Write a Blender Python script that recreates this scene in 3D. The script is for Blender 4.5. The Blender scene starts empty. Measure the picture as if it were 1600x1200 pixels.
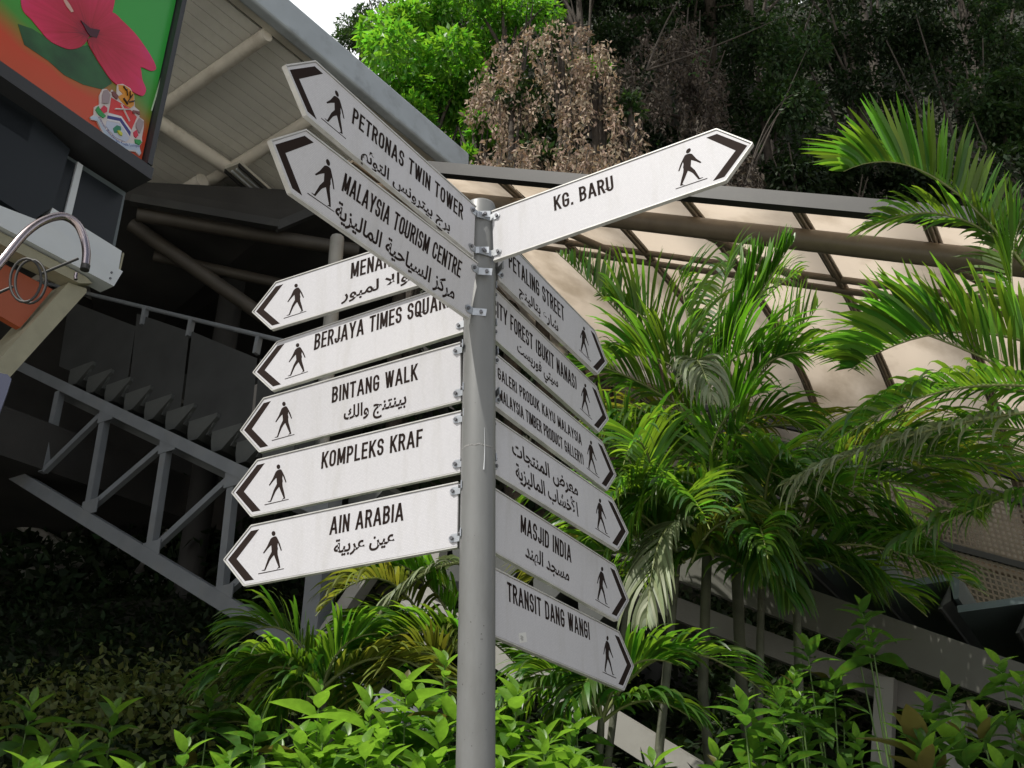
import bpy, math, random
import numpy as np
from mathutils import Vector, Matrix
random.seed(7)
RNG = np.random.default_rng(11)
S = bpy.context.scene
COL = S.collection
R = math.radians
PI = math.pi

# ------------------------------------------------------------------ camera, world, sun, exposure
CAM = Vector((0, 0, 1.6))
F = 1580.33
PITCH, ROLL = 0.4967, -0.0082
_c, _s = math.cos(PITCH), math.sin(PITCH)
FW = Vector((0, _c, _s)); _up = Vector((0, -_s, _c)); _rt = Vector((1, 0, 0))
RT = _rt * math.cos(ROLL) + _up * math.sin(ROLL)
UP = _up * math.cos(ROLL) - _rt * math.sin(ROLL)
cam_data = bpy.data.cameras.new('camera')
cam_data.sensor_width = 36.0
cam_data.lens = F / 1600 * 36.0
cam_data.clip_start = 0.05; cam_data.clip_end = 600
cam = bpy.data.objects.new('camera', cam_data); COL.objects.link(cam)
cam.matrix_world = Matrix.Translation(CAM) @ Matrix((RT, UP, -FW)).transposed().to_4x4()
S.camera = cam

CLOUD = 6.5
SUN_AZ, SUN_EL = R(222), R(58)
sd = Vector((math.cos(SUN_AZ) * math.cos(SUN_EL), math.sin(SUN_AZ) * math.cos(SUN_EL), math.sin(SUN_EL)))
world = bpy.data.worlds.new('World'); S.world = world; world.use_nodes = True
wn = world.node_tree.nodes; wl = world.node_tree.links
bg = wn['Background']; sky = wn.new('ShaderNodeTexSky')
sky.sky_type = 'NISHITA'; sky.sun_disc = False
sky.sun_elevation = SUN_EL; sky.sun_rotation = math.atan2(sd.x, sd.y)
sky.dust_density = 3.0; sky.air_density = 1.0; sky.ozone_density = 0.8
hz = wn.new('ShaderNodeMix'); hz.data_type = 'RGBA'      # bright broken tropical cloud over the whole sky
hz.inputs[7].default_value = (19.0, 19.2, 19.5, 1)
wtc = wn.new('ShaderNodeTexCoord'); wmp = wn.new('ShaderNodeMapping'); wmp.inputs['Location'].default_value = (CLOUD, 0, 0)
wno = wn.new('ShaderNodeTexNoise'); wno.inputs['Scale'].default_value = 2.1; wno.inputs['Detail'].default_value = 7
wmr = wn.new('ShaderNodeMapRange'); wmr.inputs[1].default_value = .44; wmr.inputs[2].default_value = .60
wl.new(wtc.outputs['Generated'], wmp.inputs[0]); wl.new(wmp.outputs[0], wno.inputs[0]); wl.new(wno.outputs[0], wmr.inputs[0]); wl.new(wmr.outputs[0], hz.inputs[0])
wl.new(sky.outputs[0], hz.inputs[6]); wl.new(hz.outputs[2], bg.inputs[0]); bg.inputs[1].default_value = 0.065
sun_data = bpy.data.lights.new('sun', 'SUN'); sun_data.energy = 4.5; sun_data.angle = R(0.53)
sun_data.color = (1.0, 0.955, 0.88)
sun = bpy.data.objects.new('sun', sun_data); COL.objects.link(sun)
sun.rotation_euler = sd.to_track_quat('Z', 'Y').to_euler()
S.view_settings.view_transform = 'Standard'; S.view_settings.look = 'None'
S.view_settings.exposure = 0.1; S.view_settings.gamma = 1.0
S.view_settings.use_curve_mapping = False
S.cycles.max_bounces = 8; S.cycles.transparent_max_bounces = 12

# ------------------------------------------------------------------ helpers
def ray(px, py):
    return FW + RT * ((px - 800) / F) + UP * ((600 - py) / F)
def at(px, py, Y):
    d = ray(px, py); return CAM + d * (Y / d.y)
def on_plane(px, py, P, n):
    d = ray(px, py); return CAM + d * ((P - CAM).dot(n) / d.dot(n))

def tag(o, label=None, cat=None, group=None, kind=None):
    if label: o['label'] = label
    if cat: o['category'] = cat
    if group: o['group'] = group
    if kind: o['kind'] = kind
    return o
def empty(name, loc=(0, 0, 0), M=None, **k):
    o = bpy.data.objects.new(name, None); COL.objects.link(o)
    o.empty_display_size = 0.1
    if M is not None: o.matrix_world = M
    else: o.location = loc
    return tag(o, **k)
def link(name, mesh, parent=None, M=None):
    o = bpy.data.objects.new(name, mesh); COL.objects.link(o)
    if parent is not None: o.parent = parent
    if M is not None: o.matrix_local = M
    return o

class MB:
    """collects polygons and links them as one mesh object"""
    def __init__(s): s.v = []; s.f = []; s.sm = []
    def add(s, vs, fs, smooth=False):
        b = len(s.v); s.v += [tuple(v) for v in vs]
        s.f += [tuple(b + i for i in f) for f in fs]; s.sm += [smooth] * len(fs); return s
    def frame_box(s, c, ax, ay, az):
        c = Vector(c); vs = []
        for k in (-1, 1):
            for j in (-1, 1):
                for i in (-1, 1): vs.append(c + Vector(ax) * i + Vector(ay) * j + Vector(az) * k)
        return s.add(vs, [(0, 2, 3, 1), (4, 5, 7, 6), (0, 1, 5, 4), (2, 6, 7, 3), (0, 4, 6, 2), (1, 3, 7, 5)])
    def box(s, c, size):
        return s.frame_box(c, (size[0] / 2, 0, 0), (0, size[1] / 2, 0), (0, 0, size[2] / 2))
    def bar(s, p, q, w, h, up=(0, 0, 1)):
        p = Vector(p); q = Vector(q); d = (q - p); L = d.length; d.normalize()
        a = d.cross(Vector(up)).normalized(); b = a.cross(d).normalized()
        return s.frame_box((p + q) / 2, d * (L / 2), a * (w / 2), b * (h / 2))
    def tube(s, pts, r, n=10, caps=True):
        pts = [Vector(p) for p in pts]; m = len(pts)
        rs = r if isinstance(r, (list, tuple)) else [r] * m
        T = [(pts[min(i + 1, m - 1)] - pts[max(i - 1, 0)]).normalized() for i in range(m)]
        a = T[0].cross(Vector((0, 0, 1)))
        if a.length < .05: a = T[0].cross(Vector((1, 0, 0)))
        a.normalize(); vs = []
        for i in range(m):
            a = (a - T[i] * a.dot(T[i])).normalized(); b = T[i].cross(a)
            for k in range(n):
                t = 2 * PI * k / n
                vs.append(pts[i] + (a * math.cos(t) + b * math.sin(t)) * rs[i])
        fs = [(i * n + k, i * n + (k + 1) % n, (i + 1) * n + (k + 1) % n, (i + 1) * n + k) for i in range(m - 1) for k in range(n)]
        s.add(vs, fs, True)
        if caps:
            s.add(vs[:n], [tuple(range(n))[::-1]]); s.add(vs[-n:], [tuple(range(n))])
        return s
    def prism(s, poly, fn, y0, y1):
        """poly of (a,h); fn(a,y,h)->point; from y0 to y1"""
        n = len(poly)
        vs = [fn(a, y0, h) for a, h in poly] + [fn(a, y1, h) for a, h in poly]
        return s.add(vs, [tuple(range(n)), tuple(range(2 * n - 1, n - 1, -1))] + [(i, i + n, (i + 1) % n + n, (i + 1) % n) for i in range(n)])
    def build(s, name, mat, parent=None, M=None, fix=True):
        me = bpy.data.meshes.new(name); me.from_pydata(s.v, [], s.f)
        me.polygons.foreach_set('use_smooth', s.sm); me.materials.append(mat)
        if fix:
            import bmesh
            bm = bmesh.new(); bm.from_mesh(me); bmesh.ops.recalc_face_normals(bm, faces=bm.faces); bm.to_mesh(me); bm.free()
        me.update()
        return link(name, me, parent, M)
def bevel(o, w, seg=2):
    m = o.modifiers.new('bevel', 'BEVEL'); m.width = w; m.segments = seg; m.limit_method = 'ANGLE'; return o

# ------------------------------------------------------------------ materials
def mat(name, col, rough=.5, metal=0, var=0, scale=8, bump=0, bscale=60, stain=None, stain_amt=.5, stain_scale=3, spec=.5, island=0, trans=0, transcol=None, coat=0, stretch=None):
    m = bpy.data.materials.new(name); m.use_nodes = True
    N = m.node_tree.nodes; L = m.node_tree.links; p = N['Principled BSDF']
    p.inputs['Base Color'].default_value = (*col, 1); p.inputs['Roughness'].default_value = rough
    p.inputs['Metallic'].default_value = metal; p.inputs['Specular IOR Level'].default_value = spec
    p.inputs['Coat Weight'].default_value = coat
    tc = N.new('ShaderNodeTexCoord'); cur = None
    vec = tc.outputs['Object']
    if stretch:
        mp = N.new('ShaderNodeMapping'); mp.inputs['Scale'].default_value = stretch
        L.new(vec, mp.inputs[0]); vec = mp.outputs[0]
    def mixnode(fac, a, b, blend='MIX'):
        x = N.new('ShaderNodeMix'); x.data_type = 'RGBA'; x.blend_type = blend
        if hasattr(fac, 'links'): L.new(fac, x.inputs[0])
        else: x.inputs[0].default_value = fac
        for i, q in ((6, a), (7, b)):
            if isinstance(q, tuple): x.inputs[i].default_value = (*q, 1)
            else: L.new(q, x.inputs[i])
        return x.outputs[2]
    cur = col
    if var:
        n = N.new('ShaderNodeTexNoise'); n.inputs['Scale'].default_value = scale; n.inputs['Detail'].default_value = 6
        L.new(vec, n.inputs[0])
        cr = N.new('ShaderNodeMapRange'); cr.inputs[1].default_value = .3; cr.inputs[2].default_value = .7
        L.new(n.outputs[0], cr.inputs[0])
        cur = mixnode(cr.outputs[0], tuple(c * (1 - var) for c in col), tuple(min(1, c * (1 + var)) for c in col))
    if stain:
        n = N.new('ShaderNodeTexNoise'); n.inputs['Scale'].default_value = stain_scale; n.inputs['Detail'].default_value = 9
        n.inputs['Roughness'].default_value = .65
        L.new(vec, n.inputs[0])
        cr = N.new('ShaderNodeMapRange'); cr.inputs[1].default_value = .5; cr.inputs[2].default_value = .75; cr.inputs[4].default_value = stain_amt
        L.new(n.outputs[0], cr.inputs[0])
        cur = mixnode(cr.outputs[0], cur, stain)
    if island:
        g = N.new('ShaderNodeNewGeometry')
        h = N.new('ShaderNodeHueSaturation')
        a = N.new('ShaderNodeMapRange'); a.inputs[3].default_value = 1 - island; a.inputs[4].default_value = 1 + island
        L.new(g.outputs['Random Per Island'], a.inputs[0]); L.new(a.outputs[0], h.inputs['Value'])
        mm = N.new('ShaderNodeMath'); mm.operation = 'MULTIPLY'; mm.inputs[1].default_value = 7.31
        fr = N.new('ShaderNodeMath'); fr.operation = 'FRACT'; L.new(g.outputs['Random Per Island'], mm.inputs[0]); L.new(mm.outputs[0], fr.inputs[0])
        b = N.new('ShaderNodeMapRange'); b.inputs[3].default_value = .5 - island * .07; b.inputs[4].default_value = .5 + island * .05
        L.new(fr.outputs[0], b.inputs[0]); L.new(b.outputs[0], h.inputs['Hue'])
        if isinstance(cur, tuple): h.inputs['Color'].default_value = (*cur, 1)
        else: L.new(cur, h.inputs['Color'])
        cur = h.outputs[0]
    if not isinstance(cur, tuple): L.new(cur, p.inputs['Base Color'])
    if bump:
        n = N.new('ShaderNodeTexNoise'); n.inputs['Scale'].default_value = bscale; n.inputs['Detail'].default_value = 4
        L.new(vec, n.inputs[0]); b = N.new('ShaderNodeBump'); b.inputs['Strength'].default_value = bump; b.inputs['Distance'].default_value = .01
        L.new(n.outputs[0], b.inputs['Height']); L.new(b.outputs[0], p.inputs['Normal'])
    if trans:
        t = N.new('ShaderNodeBsdfTranslucent'); ms = N.new('ShaderNodeMixShader'); ms.inputs[0].default_value = trans
        tc_ = transcol or tuple(min(1, c * 1.5) for c in col)
        if not isinstance(cur, tuple):
            q = mixnode(1.0, cur, tuple(tc_[i] / max(col[i], .01) for i in range(3)), 'MULTIPLY'); L.new(q, t.inputs[0])
        else: t.inputs[0].default_value = (*tc_, 1)
        L.new(p.outputs[0], ms.inputs[1]); L.new(t.outputs[0], ms.inputs[2])
        L.new(ms.outputs[0], N['Material Output'].inputs[0])
    return m

def sign_material():
    m = mat('retroreflective_sheet', (.55, .55, .575), rough=.5, spec=.3, stain=(.36, .35, .31), stain_amt=.3, stain_scale=1.8, stretch=(9, 9, 1.3))
    N = m.node_tree.nodes; L = m.node_tree.links; p = N['Principled BSDF']
    tc = N.new('ShaderNodeTexCoord')
    br = N.new('ShaderNodeTexBrick'); br.offset = .5; br.inputs['Scale'].default_value = 1
    br.inputs['Brick Width'].default_value = .0062; br.inputs['Row Height'].default_value = .0054
    br.inputs['Mortar Size'].default_value = .0006; br.inputs['Mortar Smooth'].default_value = .6
    br.inputs['Color1'].default_value = (1, 1, 1, 1); br.inputs['Color2'].default_value = (.93, .93, .94, 1); br.inputs['Mortar'].default_value = (.78, .78, .78, 1)
    mp = N.new('ShaderNodeMapping'); mp.inputs['Rotation'].default_value = (PI / 2, 0, 0)
    L.new(tc.outputs['Object'], mp.inputs[0]); L.new(mp.outputs[0], br.inputs[0])
    src = p.inputs['Base Color'].links[0].from_socket
    x = N.new('ShaderNodeMix'); x.data_type = 'RGBA'; x.blend_type = 'MULTIPLY'; x.inputs[0].default_value = 1
    L.new(src, x.inputs[6]); L.new(br.outputs[0], x.inputs[7]); L.new(x.outputs[2], p.inputs['Base Color'])
    b = N.new('ShaderNodeBump'); b.inputs['Strength'].default_value = .25; b.inputs['Distance'].default_value = .0006
    L.new(br.outputs[0], b.inputs['Height']); L.new(b.outputs[0], p.inputs['Normal'])
    return m
M = {}
M['sign'] = sign_material()
M['rim'] = mat('sign_edge_aluminium', (.52, .52, .50), .45, .25, var=.12, scale=12, stain=(.2, .2, .17), stain_amt=.5, stain_scale=14)
M['signback'] = mat('sign_back_grey', (.30, .30, .30), .5, .2, var=.15)
M['black'] = mat('black_print', (.024, .017, .015), .7, spec=.04)
M['arrowblk'] = mat('arrow_print', (.024, .017, .015), .7, spec=.04)
M['pole'] = mat('pole_paint', (.165, .17, .168), .42, 0, var=.06, scale=5, bump=.05, bscale=25, stain=(.10, .10, .09), stain_amt=.6, stain_scale=3, stretch=(3, 3, .8))
M['chip'] = mat('pole_paint_chip', (.09, .085, .08), .7)
M['drip'] = mat('white_paint_drip', (.50, .52, .54), .35)
M['weld'] = mat('weld_seam', (.22, .22, .215), .5, bump=.8, bscale=200)
M['zinc'] = mat('zinc_plate', (.42, .44, .46), .38, .8, var=.2, scale=40)
M['bolt'] = mat('bolt_steel', (.16, .16, .17), .4, .8)
M['sticker'] = mat('paper_sticker', (.62, .62, .6), .6)
M['soffit'] = mat('soffit_sheet', (.74, .73, .68), .5, var=.06, scale=2, stain=(.45, .43, .38), stain_amt=.4, stain_scale=1.4)
M['rib'] = mat('soffit_seam', (.20, .20, .18), .6)
M['beam'] = mat('roof_beam_paint', (.70, .66, .58), .5, var=.1, scale=3, stain=(.32, .27, .21), stain_amt=.7, stain_scale=2.2)
M['fascia'] = mat('gutter_paint', (.36, .40, .43), .45, var=.08, scale=2.5, stain=(.14, .15, .15), stain_amt=.6, stain_scale=2.6)
M['trim'] = mat('cream_trim', (.50, .48, .41), .5, var=.1, scale=4)
M['canopysteel'] = mat('canopy_brown_steel', (.17, .135, .095), .42, 0, var=.15, scale=3, stain=(.07, .055, .04), stain_amt=.6, stain_scale=3)
M['canopyedge'] = mat('canopy_edge_grey', (.028, .028, .027), .5, var=.15, scale=2, stain=(.06, .06, .05), stain_amt=.6)
M['panel'] = mat('canopy_translucent_panel', (.58, .54, .48), .5, var=.03, scale=1.2, stain=(.36, .32, .26), stain_amt=.9, stain_scale=.9, stretch=(1, 1, 1), trans=.82, transcol=(.80, .74, .665))
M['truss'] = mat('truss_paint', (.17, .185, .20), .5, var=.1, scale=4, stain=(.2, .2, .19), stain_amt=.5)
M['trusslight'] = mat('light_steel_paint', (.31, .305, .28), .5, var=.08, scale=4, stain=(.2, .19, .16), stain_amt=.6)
M['step'] = mat('step_paint', (.13, .17, .18), .35, .2, var=.15, scale=6, stain=(.07, .08, .08), stain_amt=.6)
M['steppan'] = mat('step_pan_grey', (.075, .08, .077), .5, var=.12, scale=5)
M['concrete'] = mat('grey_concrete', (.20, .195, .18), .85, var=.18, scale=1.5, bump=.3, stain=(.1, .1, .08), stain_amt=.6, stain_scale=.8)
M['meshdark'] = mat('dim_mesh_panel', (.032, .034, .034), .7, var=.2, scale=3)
M['darkpipe'] = mat('shade_toned_pipe_paint', (.05, .043, .034), .6, var=.2, scale=3)  # canopy brown darkened, puts the gloom under the roof into the pipe colour
M['gloom'] = mat('shade_toned_concrete', (.035, .034, .032), .9, var=.3, scale=1.2, bump=.3)  # near-black base colour stands in for deep shade on the concrete
M['dark'] = mat('dark_steel', (.035, .035, .034), .5, .3)
M['board'] = mat('billboard_frame', (.035, .036, .040), .45, .2)
M['white'] = mat('white_fascia_paint', (.52, .55, .58), .5, var=.06, scale=3, stain=(.4, .4, .38), stain_amt=.4)
M['leg'] = mat('cream_leg_paint', (.27, .255, .18), .6, var=.1, scale=8, bump=.3, bscale=90)
M['stringer'] = mat('stringer_paint', (.095, .095, .078), .5, var=.1, scale=4, stain=(.08, .08, .06), stain_amt=.5)
M['glass'] = mat('dark_glass', (.012, .015, .018), .3, 0, spec=.25)
M['glassgrey'] = mat('grey_glass', (.07, .085, .09), .35, 0, spec=.4, var=.3, scale=1.5)
M['orange'] = mat('orange_panel', (.27, .055, .015), .5, var=.1, scale=4)
M['chrome'] = mat('polished_steel', (.42, .36, .37), .22, .95)
M['bark'] = mat('bark', (.055, .045, .035), .9, var=.35, scale=14, bump=.8, bscale=30)
M['palmtrunk'] = mat('palm_trunk', (.085, .09, .06), .7, var=.3, scale=9, bump=.4, bscale=50)
M['ring'] = mat('palm_ring', (.09, .08, .06), .8)
M['greenstem'] = mat('green_stem', (.09, .16, .035), .5, var=.2, scale=10)
M['soil'] = mat('soil', (.06, .045, .03), .95, var=.4, scale=2, bump=.8, bscale=10)
M['paving'] = mat('plaza_paving', (.42, .405, .37), .8, var=.15, scale=1.5, bump=.2)
M['hill'] = mat('hill_earth', (.028, .030, .018), .95, var=.4, scale=.8, bump=.8, bscale=4)
def leafmat(name, col, island=.35, rough=.45, trans=.35, tc=None, spec=.5, **kw):
    return mat(name, col, **kw, rough=rough, island=island, trans=trans, transcol=tc or (col[0] * 2.0, col[1] * 2.2, col[2] * .9), spec=spec)
M['palmleaf'] = leafmat('palm_leaflet', (.055, .13, .022), .5, .36, .45, (.20, .44, .025), .6)
M['palmpale'] = leafmat('palm_leaflet_dry', (.20, .24, .13), .3, .5, .3, (.20, .26, .10), .45)
M['palmyellow'] = leafmat('palm_leaflet_yellow', (.13, .17, .03), .35, .4, .4, (.30, .34, .03), .5)
M['palmspear'] = leafmat('palm_leaflet_young', (.09, .22, .02), .15, .34, .45, (.20, .52, .02), .6)
M['rachis'] = mat('palm_rachis', (.16, .19, .06), .5, var=.2)
M['broad'] = leafmat('broad_leaf', (.038, .115, .022), .4, .33, .36, (.12, .36, .03), .6, var=.3, scale=22, stain=(.10, .08, .02), stain_amt=.5, stain_scale=14)
M['broadyounglit'] = leafmat('young_sunlit_leaf', (.105, .24, .03), .3, .38, .42, (.25, .55, .04), .5, var=.22, scale=20)  # young leaf green, brightened to put sunlight into the sunlit shrubs
M['croton'] = leafmat('croton_leaf', (.11, .11, .03), .6, .4, .3, (.22, .22, .04), .5)
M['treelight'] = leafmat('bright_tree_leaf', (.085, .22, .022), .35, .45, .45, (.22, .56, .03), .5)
M['treedark'] = leafmat('dark_forest_leaf', (.014, .027, .010), .5, .6, .2, (.03, .065, .012), .2)  # set darker than living foliage; the forest's deep shade is in the colour
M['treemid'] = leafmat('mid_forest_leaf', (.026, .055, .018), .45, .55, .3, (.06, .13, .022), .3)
M['dead'] = leafmat('dead_leaf', (.34, .27, .195), .45, .7, .25, (.30, .20, .11), .3)
M['deadgrey'] = leafmat('grey_dead_leaf', (.075, .062, .048), .45, .8, .15, (.15, .12, .08), .3)
M['cover'] = leafmat('sunlit_cover_leaf', (.09, .12, .035), .5, .5, .3, (.2, .26, .05), .4)  # paler cover leaf that imitates sun on the bank patch

# ------------------------------------------------------------------ leaf batches (numpy)
def unit(a): return a / np.maximum(np.linalg.norm(a, axis=-1, keepdims=True), 1e-9)
def leaves(name, material, P, D, Nn, Ln, Wd, parent=None, simple=False, droop=.12, fold=.15):
    P = np.asarray(P, float); n = len(P); D = unit(np.asarray(D, float)); Nn = np.asarray(Nn, float)
    Sd = unit(np.cross(D, Nn)); U = unit(np.cross(Sd, D))
    Ln = np.broadcast_to(np.asarray(Ln, float), (n,))[:, None]; Wd = np.broadcast_to(np.asarray(Wd, float), (n,))[:, None]
    if simple:
        T = [(0, 0, 0), (.42, .5, 0), (1, 0, -droop), (.42, -.5, 0)]; Fc = [(0, 1, 2), (0, 2, 3)]
    else:
        T = [(0, 0, 0), (.30, .46, fold), (.68, .36, fold * .6 - droop * .4), (1, 0, -droop), (.68, -.36, fold * .6 - droop * .4), (.30, -.46, fold), (.32, 0, 0), (.68, 0, -droop * .45)]
        Fc = [(0, 1, 6), (1, 2, 7), (1, 7, 6), (2, 3, 7), (0, 6, 5), (5, 6, 7), (5, 7, 4), (4, 7, 3)]
    k = len(T); V = np.empty((n, k, 3))
    for i, (l, w, u) in enumerate(T): V[:, i] = P + D * Ln * l + Sd * Wd * w + U * (Ln * u if abs(u) > 0 else 0)
    V = V.reshape(-1, 3)
    Fa = (np.array(Fc)[None] + (np.arange(n) * k)[:, None, None]).reshape(-1, 3)
    return tri_mesh(name, V, Fa, material, parent)
def tri_mesh(name, V, Fa, material, parent=None, smooth=False):
    me = bpy.data.meshes.new(name)
    me.vertices.add(len(V)); me.vertices.foreach_set('co', np.asarray(V, np.float32).ravel())
    me.loops.add(Fa.size); me.loops.foreach_set('vertex_index', Fa.astype(np.int32).ravel())
    me.polygons.add(len(Fa)); me.polygons.foreach_set('loop_start', np.arange(0, Fa.size, Fa.shape[1], dtype=np.int32))
    me.polygons.foreach_set('loop_total', np.full(len(Fa), Fa.shape[1], np.int32))
    if smooth: me.polygons.foreach_set('use_smooth', np.ones(len(Fa), bool))
    me.materials.append(material); me.update(calc_edges=True)
    return link(name, me, parent)

# ================================================================== SETTING: ground, hill
def hill_z(x, y):
    ks = [(-30, 0), (2.6, 0), (2.8, .35), (3.9, .75), (5, 1.35), (7, 2.2), (10, 3.7), (12, 5.0), (14, 9.0), (16, 13.5), (18, 19), (22, 27), (32, 36), (60, 44), (400, 60)]
    for (a, za), (b, zb) in zip(ks, ks[1:]):
        if y <= b:
            z = za + (zb - za) * max(0, (y - a)) / (b - a); break
    r = x / max(y, 1)
    k = min(1, max(0, (-.10 - r) / .10))
    if y > 12:
        lim = 5.0 + (y - 12) * .62
        z = z * (1 - k) + min(z, lim) * k
    return z
m = MB()
m.add([(-400, -400, 0), (400, -400, 0), (400, 2.6, 0), (-400, 2.6, 0)], [(0, 1, 2, 3)])
tag(m.build('ground', M['paving']), kind='structure')
xs = [-400, -150, -60, -35] + list(np.arange(-26, 27, 1.0)) + [35, 60, 150, 400]
ys = [2.6, 2.8, 3.3, 3.9, 4.5, 5, 6, 7, 8, 9, 10, 11, 12, 13, 14, 15, 16, 17, 18, 20, 22, 26, 32, 45, 60, 120, 400]
V = np.array([[x, y, hill_z(x, y) + (0 if y < 3 else RNG.uniform(-.12, .12) * min(1.5, y / 8))] for y in ys for x in xs])
nx = len(xs)
Fq = np.array([[j * nx + i, j * nx + i + 1, (j + 1) * nx + i + 1, (j + 1) * nx + i] for j in range(len(ys) - 1) for i in range(nx - 1)])
tag(tri_mesh('hillside', V, Fq, M['hill'], smooth=True), kind='structure')
# low kerb wall that holds the planted bank
m = MB(); m.box((0, 2.68, .2), (60, .14, .4)); tag(m.build('planter_kerb', M['concrete']), label='grey concrete kerb along the foot of the planted bank', cat='kerb')

# ================================================================== STATION ROOF (upper left)
ZR = 11.0
D53 = Vector((math.cos(R(53.5)), math.sin(R(53.5)), 0)); D143 = Vector((-D53.y, D53.x, 0))
C0 = on_plane(718, 262, Vector((0, 0, ZR)), Vector((0, 0, 1)))
def rp(u, v, z=0):   # u towards the camera along the gutter, v inward under the roof
    return C0 - D53 * u + D143 * v + Vector((0, 0, z))
roof = empty('station_roof', rp(0, 0), label='flat station roof with ribbed pale soffit and grey gutter, upper left', cat='roof')
def roofpart(mb, name, mt):
    o = mb.build(name, mt); o.parent = roof; o.matrix_parent_inverse = Matrix.Translation(-roof.location); return o
UL, VL = 17.5, 10.0
nb = int(VL / .16)
proto = None
for i in range(nb):
    v0 = .30 + i * .16
    if v0 + .16 > VL: break
    if proto is None:
        mm = MB(); mm.frame_box((0, 0, 0), D53 * (UL / 2 - .2), D143 * .0745, (0, 0, .012))
        ob = mm.build('soffit_plank', M['soffit']); proto = ob.data
    else: ob = link('soffit_plank', proto)
    ob.parent = roof; ob.matrix_parent_inverse = Matrix.Translation(-roof.location); ob.location = rp(UL / 2, v0 + .08, .012)
mm = MB(); mm.frame_box(rp(UL / 2, VL / 2 + .1, .10), D53 * (UL / 2 - .1), D143 * (VL / 2), (0, 0, .06)); roofpart(mm, 'roof_deck', M['rib'])
mm = MB(); mm.bar(rp(-.15, .02, .10), rp(UL, .02, .10), .16, .46); o = roofpart(mm, 'gutter', M['fascia']); bevel(o, .04, 3)
mm = MB(); mm.bar(rp(0, .17, -.02), rp(UL, .17, -.02), .10, .10); roofpart(mm, 'edge_trim', M['trim'])
mm = MB(); mm.frame_box(rp(-.05, VL / 2, .1), D53 * .06, D143 * (VL / 2), (0, 0, .2)); roofpart(mm, 'end_fascia', M['gloom'])
def vline(px, py):
    P = on_plane(px, py, Vector((0, 0, ZR)), Vector((0, 0, 1))); q = P - C0; return -q.dot(D53), q.dot(D143)
for (px, py) in ((344, 95), (370, 248),):
    u, v = vline(px, py)
    mm = MB(); mm.tube([rp(u, .22, -.12), rp(u, VL - .2, -.12)], .085, 12); roofpart(mm, 'roof_beam', M['beam'])
ub, vb = vline(300, 205)
mm = MB(); mm.tube([rp(.2, vb, -.20), rp(UL - .4, vb, -.20)], .10, 12); roofpart(mm, 'purlin', M['beam'])
u2, v2 = vline(352, 262)
mm = MB(); mm.tube([rp(u2 + .25, v2 + .1, -.34), rp(u2 + .25, VL - .4, -.34)], .10, 12); roofpart(mm, 'brace_pipe', M['beam'])
# light fitting under the purlin
a = on_plane(362, 262, Vector((0, 0, ZR - .45)), Vector((0, 0, 1))); b = on_plane(446, 336, Vector((0, 0, ZR - .45)), Vector((0, 0, 1)))
lf = empty('ceiling_light', a, label='long unlit slatted light fitting hanging under the station soffit', cat='light fitting')
dd = (b - a); L_ = dd.length; dd.normalize(); sd_ = dd.cross(Vector((0, 0, 1)))
mm = MB(); mm.bar((0, 0, .05), dd * L_ + Vector((0, 0, .05)), .26, .05); mm.build('housing', M['trim'], lf)
for k in (-1, 1):
    mm = MB(); mm.bar(sd_ * .12 * k, dd * L_ + sd_ * .12 * k, .02, .06); mm.build('side_rail', M['dark'], lf)
mm = MB(); mm.tube([sd_ * .04 + dd * .05, sd_ * .04 + dd * (L_ - .05)], .016, 8); mm.tube([-sd_ * .04 + dd * .05, -sd_ * .04 + dd * (L_ - .05)], .016, 8); mm.build('tube', M['white'], lf)

# ================================================================== STATION SUBSTRUCTURE (dark, behind the truss)
st = empty('station_building', (-6, 14, 5), label='dark concrete station structure behind the stair truss', cat='building')
def par(mb, name, mt, p, Mx=None):
    o = mb.build(name, mt); o.parent = p; o.matrix_parent_inverse = p.matrix_world.inverted() if p.matrix_world != Matrix() else Matrix.Translation(-p.location); return o
def parl(mb, name, mt, p):
    o = mb.build(name, mt); o.parent = p; o.matrix_parent_inverse = Matrix.Translation(-p.location); return o
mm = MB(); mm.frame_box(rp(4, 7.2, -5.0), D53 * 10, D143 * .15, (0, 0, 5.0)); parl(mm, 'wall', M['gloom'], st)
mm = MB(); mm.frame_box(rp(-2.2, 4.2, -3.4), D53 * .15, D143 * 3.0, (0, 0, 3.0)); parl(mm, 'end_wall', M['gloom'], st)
mm = MB(); mm.frame_box(rp(-3.6, 7.6, -2.5), D53 * 3.9, D143 * .15, (0, 0, 8.5)); parl(mm, 'wall', M['gloom'], st)  # added backing wall, closes the bright sky gap under the roof
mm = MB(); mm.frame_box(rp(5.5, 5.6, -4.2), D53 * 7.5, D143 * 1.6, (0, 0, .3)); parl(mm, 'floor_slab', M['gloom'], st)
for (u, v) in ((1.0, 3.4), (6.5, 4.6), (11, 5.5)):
    mm = MB(); mm.tube([rp(u, v, -8.5), rp(u, v, -.1)], .17, 14); parl(mm, 'column', M['gloom'], st)
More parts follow.
